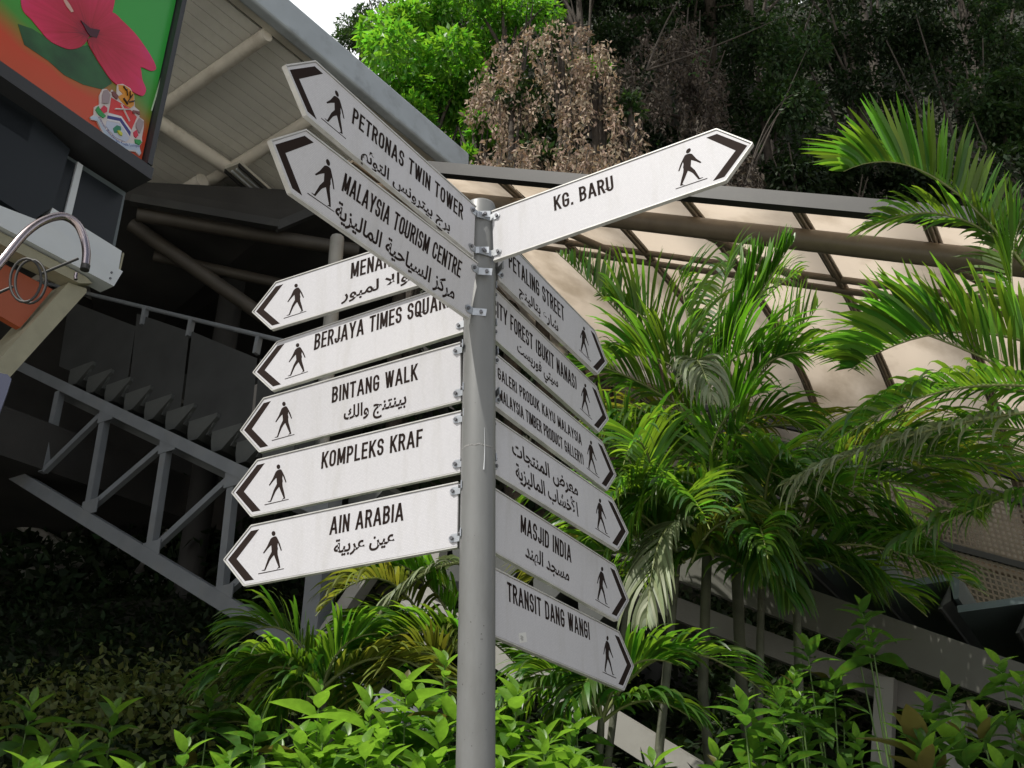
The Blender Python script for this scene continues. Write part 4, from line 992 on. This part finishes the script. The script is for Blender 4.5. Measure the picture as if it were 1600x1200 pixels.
# central palm behind the sign tips
palm('areca_palm', 'tall areca palm in the centre with a bright green spear frond before the canopy', [((1098, 1080, 6.3), (1112, 640, 6.2), .028), ((1158, 1060, 6.4), (1140, 620, 6.3), .032)], [
    ((1085, 640, 6.1), (1010, 520, 6.0), (868, 392, 5.9), dict(leaf=.50, n=50, vee=.85, droop=.10, w=.032, start=.1, cutR=.6)),
    ((1100, 600, 6.2), (1180, 470, 6.2), (1242, 372, 6.2), SP),
    ((1095, 600, 6.2), (1150, 500, 6.2), (1195, 385, 6.2), SP),
    ((1100, 640, 6.1), (1075, 500, 6.1), (1060, 420, 6.1), dict(leaf=.46, n=40, vee=.5, droop=.3)),
    ((1100, 640, 6.0), (1030, 480, 5.9), (950, 470, 5.9), dict(leaf=.46, n=42, vee=.7, droop=.35)),
    ((1090, 620, 5.9), (1075, 500, 5.6), (1120, 640, 5.3), dict(leaf=.34, n=36, vee=.2, droop=.75, mt='palmpale', w=.022)),
    ((1120, 640, 6.2), (1190, 600, 6.1), (1285, 470, 6.1), dict(leaf=.46, n=42, vee=.5, droop=.15)),
    ((1110, 680, 6.1), (1010, 580, 6.0), (885, 560, 5.9), dict(leaf=.46, n=40, vee=.4, droop=.45)),
    ((1110, 700, 6.1), (1020, 620, 6.0), (905, 680, 5.8), dict(leaf=.44, n=44, vee=.3, droop=.8)),
    ((1120, 720, 6.0), (1190, 600, 5.9), (1270, 680, 5.8), dict(leaf=.44, n=44, vee=.45, droop=.5)),
    ((1120, 760, 6.0), (1200, 660, 5.9), (1300, 760, 5.8), dict(leaf=.42, n=42, vee=.3, droop=.6)),
    ((1110, 760, 6.0), (1100, 640, 5.9), (1200, 610, 5.8), dict(leaf=.42, n=40, vee=.45, droop=.2, mt='palmspear')),
    ((1130, 620, 6.4), (1150, 470, 6.5), (1260, 420, 6.6), dict(leaf=.38, n=36, vee=.4, droop=.45)),
    ((1120, 600, 6.5), (1110, 430, 6.6), (1165, 385, 6.7), dict(leaf=.36, n=34, vee=.3, droop=.35)),
    ((1100, 620, 6.0), (1150, 520, 6.0), (1225, 560, 6.0), dict(leaf=.5, n=44, vee=.6, droop=.3, mt='palmspear')),
    ((1100, 620, 6.0), (1040, 540, 6.0), (965, 560, 5.9), dict(leaf=.5, n=44, vee=.6, droop=.3)),
    ((1115, 740, 5.8), (1190, 700, 5.7), (1290, 800, 5.5), dict(leaf=.46, n=46, vee=.4, droop=.6)),
    ((1110, 780, 5.7), (1040, 700, 5.6), (960, 860, 5.4), dict(leaf=.42, n=44, vee=.3, droop=.7)),
    ((1110, 780, 5.7), (1150, 720, 5.6), (1210, 900, 5.4), dict(leaf=.42, n=44, vee=.3, droop=.7)),
    ((1130, 830, 5.9), (1050, 740, 5.8), (960, 760, 5.6), dict(leaf=.40, n=40, vee=.3, droop=.6)),
], extra=5, centre=(1120, 690, 6.3), big=1.15)
palm('areca_palm', 'low areca palm with pale drooping fronds beside the lowest right signs', [((1030, 1170, 5.8), (1060, 860, 5.9), .022), ((950, 1190, 5.9), (985, 900, 5.9), .018)], [
    ((1090, 830, 5.6), (1020, 770, 5.4), (1010, 985, 5.2), dict(leaf=.40, n=44, vee=.15, droop=.55, mt='palmpale', w=.024)),
    ((1080, 880, 5.7), (1120, 780, 5.6), (1190, 830, 5.5), dict(leaf=.36, n=36, vee=.3, droop=.7, mt='palmyellow')),
    ((1070, 880, 5.8), (990, 760, 5.8), (930, 800, 5.7), dict(leaf=.40, n=38, vee=.5, droop=.5)),
    ((1060, 900, 5.8), (960, 840, 5.8), (880, 870, 5.7), dict(leaf=.38, n=38, vee=.4, droop=.5)),
    ((1060, 860, 5.9), (980, 680, 5.9), (900, 640, 5.9), dict(leaf=.42, n=40, vee=.5, droop=.4)),
    ((1040, 900, 5.8), (930, 740, 5.9), (820, 780, 5.9), dict(leaf=.40, n=40, vee=.5, droop=.4)),
], extra=8, centre=(1050, 870, 6.0), big=1.0)
palm('areca_palm', 'areca palm in deep shade before the lower stair', [((1250, 1120, 6.0), (1240, 800, 6.0), .022)], [
    ((1240, 830, 5.9), (1330, 720, 5.8), (1440, 850, 5.7), dict(leaf=.42, n=46, vee=.2, droop=.8)),
    ((1240, 830, 5.9), (1340, 790, 5.8), (1480, 880, 5.7), dict(leaf=.42, n=46, vee=.2, droop=.8)),
    ((1240, 840, 5.9), (1200, 760, 5.8), (1190, 920, 5.6), dict(leaf=.38, n=40, vee=.2, droop=.7)),
    ((1240, 830, 5.9), (1300, 860, 5.8), (1370, 900, 5.7), dict(leaf=.36, n=36, vee=.3, droop=.7)),
], extra=10, centre=(1260, 800, 6.0), big=1.1)
palm('areca_palm', 'short bushy areca palm at the foot of the palm trunks, over the pale stair beam', [((935, 1190, 5.2), (940, 1120, 5.2), .018)], [
    ((940, 1130, 5.2), (900, 1010, 5.1), (820, 1060, 5.0), dict(leaf=.30, n=38, vee=.5, droop=.4)),
    ((940, 1130, 5.2), (970, 1000, 5.1), (1060, 1040, 5.0), dict(leaf=.32, n=38, vee=.5, droop=.4)),
    ((940, 1130, 5.2), (930, 1000, 5.1), (900, 1110, 4.9), dict(leaf=.26, n=34, vee=.4, droop=.5)),
    ((940, 1130, 5.2), (1010, 1060, 5.1), (1090, 1130, 5.0), dict(leaf=.30, n=36, vee=.4, droop=.5)),
], extra=5, centre=(940, 1125, 5.3), big=.6)
palm('areca_palm', 'dim areca palm between the ringed trunk and the lower stair', [((1185, 1150, 6.1), (1190, 900, 6.1), .022)], [
    ((1190, 920, 6.0), (1120, 820, 5.9), (1040, 900, 5.8), dict(leaf=.38, n=40, vee=.35, droop=.6)),
    ((1190, 920, 6.0), (1260, 820, 5.9), (1360, 930, 5.8), dict(leaf=.38, n=40, vee=.35, droop=.6)),
    ((1190, 920, 6.0), (1180, 800, 5.9), (1240, 960, 5.7), dict(leaf=.36, n=38, vee=.3, droop=.6)),
], extra=8, centre=(1190, 910, 6.1), big=.9)
# small palms left of the post
palm('areca_palm', 'small areca palm with arching fronds touching the post left side, under AIN ARABIA', [((690, 1150, 5.75), (700, 1010, 5.75), .02)], [
    ((740, 880, 5.65), (650, 870, 5.55), (585, 985, 5.45), dict(leaf=.34, n=40, vee=.25, droop=.5, mt='palmpale', w=.024, cutL=.8)),
    ((745, 1012, 5.55), (650, 960, 5.45), (555, 1020, 5.35), dict(leaf=.36, n=42, vee=.6, droop=.3)),
    ((735, 960, 5.75), (660, 860, 5.75), (590, 900, 5.75), dict(leaf=.34, n=38, vee=.45, droop=.4)),
    ((700, 1060, 5.45), (660, 960, 5.35), (560, 1130, 5.15), dict(leaf=.34, n=40, vee=.5, droop=.25, mt='palmyellow')),
    ((700, 1030, 5.75), (610, 940, 5.75), (530, 1000, 5.65), dict(leaf=.32, n=38, vee=.5, droop=.35)),
    ((720, 1000, 5.65), (680, 900, 5.65), (620, 880, 5.65), dict(leaf=.30, n=34, vee=.5, droop=.3, mt='palmspear')),
], extra=3, centre=(690, 1040, 5.85), big=.6)
palm('areca_palm', 'small areca palm with curled fronds before the truss foot, lower left', [((520, 1180, 5.20), (500, 1080, 5.20), .02)], [
    ((505, 1085, 5.15), (455, 925, 5.15), (362, 1010, 5.05), dict(leaf=.30, n=44, vee=.55, droop=.35)),
    ((510, 1090, 5.15), (440, 1000, 5.05), (380, 1080, 5.00), dict(leaf=.28, n=38, vee=.4, droop=.5)),
    ((500, 1090, 5.15), (520, 990, 5.15), (590, 990, 5.15), dict(leaf=.28, n=36, vee=.5, droop=.35)),
    ((500, 1100, 5.05), (470, 1020, 5.00), (420, 1130, 4.95), dict(leaf=.28, n=36, vee=.3, droop=.6)),
    ((440, 1190, 5.15), (400, 1090, 5.05), (300, 1150, 4.95), dict(leaf=.22, n=36, vee=.3, droop=.3)),
    ((460, 1210, 5.15), (400, 1130, 5.05), (350, 1215, 4.95), dict(leaf=.24, n=36, vee=.3, droop=.3)),
], extra=6, centre=(500, 1080, 5.15), big=.75)

# --- broad-leaved shrubs: whorls of pointed leaves on stems
def leaf_proto(L, Wd, droop, fold, nseg=6):
    vs = []; fs = []
    for i in range(nseg + 1):
        t = i / nseg; w = Wd / 2 * (math.sin(PI * min(1, t ** .75)) ** .85) if 0 < t < 1 else .0008
        z = -droop * L * t * t; y = L * t
        vs += [(-w, y, z + fold * w), (0, y, z), (w, y, z + fold * w)]
    for i in range(nseg):
        b = 3 * i
        fs += [(b, b + 1, b + 4, b + 3), (b + 1, b + 2, b + 5, b + 4)]
    return vs, fs
PROTO = {}
for mk in ('broad', 'broadyounglit', 'croton'):
    for j, (L, Wd, dr_, fo) in enumerate(((.21, .092, .25, .35), (.19, .08, .45, .3), (.16, .066, .1, .5), (.24, .09, .35, .45))):
        vs, fs = leaf_proto(L, Wd, dr_, fo)
        me = bpy.data.meshes.new('leaf'); me.from_pydata(vs, [], fs); me.materials.append(M[mk]); me.polygons.foreach_set('use_smooth', [True] * len(fs)); me.update()
        PROTO[mk, j] = me
def shrub(px, py, Y, label, size=1.0, whorls=5, spread=.28, mk='broad', young_lit=.35, upright=0, cat='shrub', group='broad-leaved shrubs in the planted bank'):
    C = at(px, py, Y); zg = hill_z(C.x, C.y)
    root = empty('broadleaf_shrub', (C.x, C.y, zg), label=label, cat=cat, group=group)
    H = max(.25, C.z - zg)
    for i in range(whorls):
        th = random.uniform(0, 2 * PI) ; rr = spread * math.sqrt(random.random()) * size if i else 0
        top = Vector((rr * math.cos(th), rr * math.sin(th), H - random.uniform(0, .25) * size * (i > 0) - rr * .5))
        mm = MB(); mm.tube([(top.x * .15, top.y * .15, -.05), (top.x * .5, top.y * .5, top.z * .55), tuple(top)], [.009, .006, .003], 6); mm.build('stem', M['greenstem'], root)
        nl = random.randint(10, 14)
        for j in range(nl):
            f = j / nl; ang = j * 2.399 + random.uniform(-.3, .3)
            el = (1.15 - 1.35 * f) if not upright else 1.2 - .5 * f
            el += random.uniform(-.15, .15)
            key = random.choice(['croton', 'broad', 'broadyounglit', 'broad']) if mk == 'croton' else ('croton' if random.random() < .025 else mk if f > young_lit else 'broadyounglit')
            o = link('leaf', PROTO[key, random.randrange(4)], root)
            s = size * (.42 + .75 * f) * random.uniform(.65, 1.2)
            q = Matrix.Rotation(ang, 4, 'Z') @ Matrix.Rotation(el, 4, 'X') @ Matrix.Rotation(random.uniform(-.4, .4), 4, 'Y')
            o.matrix_local = Matrix.Translation(top - Vector((0, 0, .16 * f * size))) @ q @ Matrix.Scale(s, 4)
    return root
SH = [
 (500, 1080, 4.55, 'bright green shrub in sun between the small palms, left of the post', 1.15, 8, .25, .7),
 (635, 1065, 4.5, 'sunlit shrub of large pointed leaves just left of the post', 1.3, 9, .26, .75),
 (505, 1145, 4.3, 'lowest sunlit shrub left of the post, cut by the bottom edge', 1.0, 7, .22, .7),
 (695, 1035, 4.7, 'upright bright shrub tucked against the left side of the post', 1.1, 6, .2, .6),
 (600, 1140, 4.3, 'low shrub in front at the bottom edge left of the post', 1.05, 8, .25, .7),
 (805, 1085, 4.6, 'bright shrub just right of the post at the bottom edge', 1.2, 7, .18, .7),
 (900, 1110, 4.9, 'half shaded shrub under the TRANSIT DANG WANGI sign tip', 1.0, 6, .25),
 (850, 1160, 4.3, 'low shrub at the bottom edge right of the post', 1.0, 6, .22, .6),
 (1160, 1095, 4.7, 'large striped-shadow shrub at bottom, right of the palm stems', 1.1, 4, .2),
 (1240, 1060, 5.0, 'dark leaved shrub behind the striped-shadow shrub', .85, 5, .3),
 (1345, 945, 5.2, 'tall thin shrub with glossy whorl before the lower stair', .9, 3, .16),
 (1260, 1010, 5.3, 'mid height shrub left of the tall whorl before the stair', 1.0, 5, .25),
 (1560, 1035, 4.6, 'sunlit glossy shrub at the lower right corner', .85, 3, .2),
 (1480, 1075, 4.7, 'small dark shrub left of the sunlit corner shrub', .95, 4, .2),
 (1340, 1150, 4.6, 'low dark shrub at the bottom below the tall whorl', 1.0, 6, .3),
 (330, 1090, 4.9, 'deep green shrub in shade, left of the curled palm fronds', 1.15, 6, .35),
 (180, 1110, 4.8, 'broad dark shrub in shade at lower left', 1.25, 7, .4),
 (50, 1100, 4.9, 'dark shrub at the far lower left corner', 1.25, 6, .4),
 (120, 1170, 4.4, 'low dark shrub at the bottom edge, lower left', 1.1, 6, .35),
 (290, 1170, 4.4, 'low dark shrub at the bottom edge under the deep green one', 1.1, 6, .35),
 (400, 1130, 4.6, 'dim shrub between the shaded shrubs and the sunlit ones', 1.0, 5, .3),
 (1020, 1190, 4.7, 'dim shrub at the foot of the slender palm stems', 1.0, 5, .3),
 (1120, 1180, 4.9, 'dark shrub at the foot of the ringed palm trunk', 1.0, 5, .3),
]
for (px, py, Y, lb, sz, wh, spd, *yg) in SH: shrub(px, py, Y, lb, sz, wh, spd, young_lit=yg[0] if yg else .2)  # a larger share of bright leaves stands in for sun on some shrubs
shrub(1430, 1130, 4.3, 'croton with upright yellow green leaves at the bottom right', 1.0, 3, .12, mk='croton', upright=1, group='crotons in the planted bank')
shrub(1530, 1120, 4.4, 'croton with orange and red streaked leaves at the bottom right corner', 1.0, 4, .2, mk='croton', upright=1, group='crotons in the planted bank')

# --- ground cover on the bank
def bank_points(n, x0, x1, y0, y1):
    X = RNG.uniform(x0, x1, n); Yv = RNG.uniform(y0, y1, n)
    Zv = np.array([hill_z(a, b) for a, b in zip(X, Yv)]); return np.stack([X, Yv, Zv + RNG.uniform(0, .28, n)], 1)
P = bank_points(60000, -6.5, 6, 2.9, 12.8)
Dv = RNG.normal(size=P.shape); Dv[:, 2] = np.abs(Dv[:, 2]) * .7
tag(leaves('ground_cover', M['treedark'], P, Dv, RNG.normal(size=P.shape) + [0, 0, 1.5], RNG.uniform(.08, .16, len(P)), RNG.uniform(.04, .08, len(P)), simple=True), 'low leafy ground cover spread over the planted bank', 'ground cover', kind='stuff')
c = at(235, 1000, 8.6); n = 5200; X = c.x + RNG.normal(0, .75, n); Yv = c.y + RNG.normal(0, .6, n)  # patch of paler leaves painted in for sunlight reaching the bank
P = np.stack([X, Yv, np.array([hill_z(a, b) for a, b in zip(X, Yv)]) + RNG.uniform(0, .45, n)], 1); Dv = RNG.normal(size=P.shape)
tag(leaves('sunlit_cover_patch', M['cover'], P, Dv, RNG.normal(size=P.shape) + [0, 0, 1.5], RNG.uniform(.05, .12, n), RNG.uniform(.03, .06, n), simple=True), 'patch of paler ground cover leaves standing in for sunlight on the bank under the truss', 'creepers', kind='stuff')

# --- hill forest
def blob_points(n, C, Rr, shell=.55, lumps=7, seed=0):
    """points through a lumpy crown: several sub-clumps inside an ellipsoid"""
    rg = np.random.default_rng(seed); cs_ = unit(rg.normal(size=(lumps, 3))) * rg.uniform(.2, .95, (lumps, 1)); rs = rg.uniform(.2, .42, lumps)
    k = rg.integers(0, lumps, n); d = unit(rg.normal(size=(n, 3))); r = shell + (1 - shell) * rg.random(n) ** .6
    p = cs_[k] + d * (rs[k] * r)[:, None]
    p[:, 2] = cs_[k][:, 2] + d[:, 2] * rs[k] * r * .62
    return np.array(C) + p * np.array(Rr), d, k
def tree(name, label, C, Rr, n, mk, ls, base=None, lumps=9, seed=1, hang=.3, shell=.5, lw=.42, branches=8, cat='tree', group='trees on the wooded hill', simple=True):
    C = Vector(C); rt = empty(name, (C.x, C.y, hill_z(C.x, C.y)), label=label, cat=cat, group=group)
    o0 = Vector(rt.location)
    P, d, k = blob_points(n, C - o0, Rr, shell, lumps, seed); rg = np.random.default_rng(seed + 50)
    D = unit(d + rg.normal(size=d.shape) * .7 + np.array([0, 0, -hang])); Nn = d * .7 + rg.normal(size=d.shape) * .5 + np.array([0, 0, .9])
    leaves('crown', M[mk], P, D, Nn, rg.uniform(.7, 1.25, n) * ls, rg.uniform(.8, 1.2, n) * ls * lw, rt, simple=simple)
    b = Vector(base) - o0 if base else Vector((0, .6, -.2)); top = C - o0
    mm = MB(); mm.tube([b, b.lerp(top, .5) + Vector((random.uniform(-.2, .2), 0, 0)), top + Vector((0, 0, Rr[2] * .3))], [.16, .11, .04], 8)
    for i in range(branches):
        f = random.uniform(.35, .9); s_ = b.lerp(top, f); e2 = top + Vector(unit(rg.normal(size=3)) * np.array(Rr) * .75)
        m_ = s_.lerp(e2, .5) + Vector((0, 0, .15)); mm.tube([s_, m_, e2], [.05, .03, .01], 5, caps=False)
    mm.build('trunk', M['bark'], rt); return rt
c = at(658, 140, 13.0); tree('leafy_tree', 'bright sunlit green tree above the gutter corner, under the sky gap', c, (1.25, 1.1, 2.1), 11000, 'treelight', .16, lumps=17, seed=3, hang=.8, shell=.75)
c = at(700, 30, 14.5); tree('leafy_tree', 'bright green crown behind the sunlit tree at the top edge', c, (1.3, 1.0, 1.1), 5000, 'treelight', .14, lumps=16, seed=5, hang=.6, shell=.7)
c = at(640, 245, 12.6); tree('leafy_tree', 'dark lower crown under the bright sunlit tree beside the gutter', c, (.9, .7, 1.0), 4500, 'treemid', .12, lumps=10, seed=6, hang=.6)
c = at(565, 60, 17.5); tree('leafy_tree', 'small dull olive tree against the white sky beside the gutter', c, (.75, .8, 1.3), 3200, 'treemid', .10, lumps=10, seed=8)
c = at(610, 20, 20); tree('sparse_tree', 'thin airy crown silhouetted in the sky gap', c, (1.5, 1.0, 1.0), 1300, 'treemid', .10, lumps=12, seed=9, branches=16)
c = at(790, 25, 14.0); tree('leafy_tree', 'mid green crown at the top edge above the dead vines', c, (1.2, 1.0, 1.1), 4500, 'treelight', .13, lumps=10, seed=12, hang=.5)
c = at(740, 200, 12.4); tree('leafy_tree', 'small bright sprig of leaves left of the dead vines', c, (.35, .3, .7), 500, 'treelight', .15, lumps=7, seed=13)
c = at(930, 105, 11.8); tree('leafy_tree', 'small bright sprig of broad leaves among the dead vines', c, (.28, .2, .2), 90, 'treelight', .16, lumps=4, seed=14, lw=.7)
# dead vines: strings of hanging leaves
def vines(name, label, boxpx, Y, nstr, mk, seed, leaf=.095, group='dead vines draped over the hill trees'):
    rg = np.random.default_rng(seed); x0, y0, x1, y1 = boxpx
    cen = at((x0 + x1) / 2, y0, Y); rt = empty(name, tuple(cen), label=label, cat='vine', group=group)
    Ps = []; mm = MB(); o0 = np.array(cen)
    nc = max(5, nstr // 5); cxs = rg.uniform(0, 1, nc); cys = (np.abs(cxs - .5) * 2) ** 1.6 * .45 + rg.uniform(0, .62, nc) ** 1.2
    for i in range(nstr):
        j = rg.integers(0, nc); fx = cxs[j] + rg.normal(0, .07); px = x0 + (x1 - x0) * fx
        py = y0 + (y1 - y0) * max(0, cys[j] + rg.normal(0, .04)); Yy = Y + rg.uniform(-.7, .6)
        p = np.array(at(px, py, Yy)); Ln = rg.uniform(.15, .95); n = int(Ln / .013)
        t = np.sort(rg.random(n)); dx = rg.normal(0, .06)
        q = p[None] + np.stack([dx * t + np.sin(t * 9 + i) * .03, 0 * t, -Ln * t], 1) + rg.normal(0, .045, (n, 3)); Ps.append(q)
        if i % 2 == 0: mm.tube([Vector(p - o0), Vector(p - o0 + [dx * .5, 0, -Ln * .5]), Vector(p - o0 + [dx, 0, -Ln])], .006, 4, caps=False)
    Pm = np.concatenate(Ps) - o0; n = len(Pm)
    D = unit(rg.normal(size=(n, 3)) * .55 + np.array([0, -.1, -1.0]))
    leaves('foliage', M[mk], Pm, D, rg.normal(size=(n, 3)), rg.uniform(.6, 1.4, n) * leaf, rg.uniform(.8, 1.3, n) * leaf * .42, rt, simple=True, droop=.2)
    mm.build('stem', M['bark'], rt)['kind'] = 'stuff'; return rt
vines('dead_vine', 'light brown dead vine mass hanging in the sun at top centre', (740, 30, 1000, 270), 11.9, 170, 'dead', 21)
vines('dead_vine', 'brown dead vine tangle low behind the canopy edge at centre', (740, 200, 960, 300), 11.6, 80, 'dead', 22)
vines('dead_vine', 'grey dead vine curtain right of the sunlit brown one', (960, 10, 1130, 290), 12.6, 170, 'deadgrey', 23)
vines('dead_vine', 'grey dead vines behind the KG. BARU arrow tip', (1080, 230, 1200, 330), 12.2, 70, 'deadgrey', 24)
for i, (px, py, lb) in enumerate(((800, 150, 'small green sprig showing through the dead vines at their left'), (875, 60, 'small green sprig at the top of the dead vines'), (985, 170, 'small green sprig at the right edge of the dead vines'), (840, 235, 'small green sprig low in the dead vines'))):
    tree('leafy_tree', lb, at(px, py, 11.7), (.35, .25, .4), 260, 'treemid', .13, lumps=7, seed=110 + i, branches=3)
# dark crowns over the right half
k_ = 0
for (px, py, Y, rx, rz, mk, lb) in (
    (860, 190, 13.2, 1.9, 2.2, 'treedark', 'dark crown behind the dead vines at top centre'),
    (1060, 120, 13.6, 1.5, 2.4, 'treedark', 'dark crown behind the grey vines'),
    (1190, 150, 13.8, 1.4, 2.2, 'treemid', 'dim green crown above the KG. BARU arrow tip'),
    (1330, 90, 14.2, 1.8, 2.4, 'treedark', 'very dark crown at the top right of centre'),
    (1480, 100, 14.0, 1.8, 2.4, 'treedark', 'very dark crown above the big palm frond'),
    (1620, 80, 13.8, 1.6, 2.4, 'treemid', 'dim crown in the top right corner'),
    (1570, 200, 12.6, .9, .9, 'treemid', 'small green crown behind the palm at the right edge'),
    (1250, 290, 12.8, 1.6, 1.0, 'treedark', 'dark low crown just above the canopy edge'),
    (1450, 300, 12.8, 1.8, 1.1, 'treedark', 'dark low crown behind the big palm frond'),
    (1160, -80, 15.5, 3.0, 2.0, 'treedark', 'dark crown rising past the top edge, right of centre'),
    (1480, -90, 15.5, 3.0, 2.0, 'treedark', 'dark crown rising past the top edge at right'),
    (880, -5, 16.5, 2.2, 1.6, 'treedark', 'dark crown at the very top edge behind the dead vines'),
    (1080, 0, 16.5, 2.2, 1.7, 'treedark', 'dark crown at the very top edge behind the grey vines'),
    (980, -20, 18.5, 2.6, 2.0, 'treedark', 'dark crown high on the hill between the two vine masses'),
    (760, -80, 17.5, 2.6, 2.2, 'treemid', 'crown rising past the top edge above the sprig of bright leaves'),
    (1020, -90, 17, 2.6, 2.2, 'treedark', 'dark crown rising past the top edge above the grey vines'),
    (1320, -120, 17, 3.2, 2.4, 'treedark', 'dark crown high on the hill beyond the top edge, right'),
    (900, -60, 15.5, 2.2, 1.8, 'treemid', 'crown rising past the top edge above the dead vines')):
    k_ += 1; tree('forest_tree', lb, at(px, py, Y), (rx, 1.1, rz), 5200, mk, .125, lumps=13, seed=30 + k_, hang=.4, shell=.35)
# understorey covering the hill face
n = 52000; X = RNG.uniform(-7, 15, n); Yv = RNG.uniform(12.2, 24, n); Zv = np.array([hill_z(a, b) for a, b in zip(X, Yv)])
P = np.stack([X, Yv - RNG.uniform(0, .5, n), Zv + RNG.uniform(0, .7, n)], 1); Dv = unit(RNG.normal(size=P.shape) + [0, -.4, .1])
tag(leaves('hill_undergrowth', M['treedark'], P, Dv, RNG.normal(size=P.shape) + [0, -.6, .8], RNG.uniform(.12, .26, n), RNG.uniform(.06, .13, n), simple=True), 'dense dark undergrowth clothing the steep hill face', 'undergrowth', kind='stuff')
# arching bare branches before the dark crowns
def branchy(px0, py0, tips, Y, label):
    rt = empty('bare_branch', tuple(at(px0, py0, Y)), label=label, cat='branch', group='bare arching branches'); o0 = rt.location
    mm = MB()
    for (mx, my, tx, ty, r) in tips:
        P = bez(at(px0, py0, Y) - o0, at(mx, my, Y - .2) - o0, at(tx, ty, Y - .4) - o0, 9); mm.tube([Vector(p) for p in P], list(np.linspace(r, .005, 9)), 5, caps=False)
    mm.build('branch_wood', M['bark'], rt)
    P = []
    for (mx, my, tx, ty, r) in tips:
        c = np.array(at(tx, ty, Y - .4) - o0); P.append(c + RNG.normal(0, .10, (26, 3)))
    P = np.concatenate(P); leaves('sprigs', M['treemid'], P, RNG.normal(size=P.shape), RNG.normal(size=P.shape), .09, .035, rt, simple=True)['kind'] = 'stuff'
branchy(1165, 290, [(1210, 190, 1262, 75, .018), (1190, 200, 1230, 165, .014), (1200, 150, 1250, 145, .014)], 11.6, 'thin bare branches arching up behind the KG. BARU arrow tip')
branchy(1010, 110, [(1120, 75, 1225, 25, .022), (1060, 60, 1100, 95, .012), (1050, 0, 1080, -20, .02)], 11.8, 'pale bare branch reaching right across the dark crowns at top')
for (x0, y0, x1, y1) in ((1060, 240, 1048, -20), (1085, 250, 1090, -20)):
    pass
tree('forest_tree', 'unseen big tree added above the view on the brow of the hill, shading the dark crowns', (3.4, 9.3, 23.4), (6.2, 3.7, 1.7), 26000, 'treedark', .32, base=(5, 19, 19), lumps=60, seed=77, shell=.2, lw=.6)  # crown added out of view to keep sun off the forest below

# ------------------------------------------------------------------ unseen things added beside and above the view to throw shade
ec = empty('shade_canopy', BB, label='unseen flat canopy added behind the hibiscus billboard to shade the lower left shrubs', cat='canopy')  # slab added only to shade the lower left shrubs
mm = MB(); mm.frame_box(bp(3.6, -.18, -2.42), DB * 2.9, NB * 2.37, (0, 0, .08)); mm.build('shade_slab', M['gloom'], ec)
for u in (1.0, 5.5):
    mm = MB(); mm.bar(bp(u, .25, -4.0), bp(u, -BB.z, -4.0), .2, .2, up=NB); mm.build('post', M['dark'], ec)
tree('shade_tree', 'unseen leafy tree added above the view to shade the lower right plants', (-.05, 2.35, 8.5), (2.0, 1.5, .6), 9000, 'treemid', .16, base=(6.5, .5, 0), lumps=16, seed=88, shell=.2, lw=.5, group='added shade trees')  # crown added out of view to dapple the lower right plants
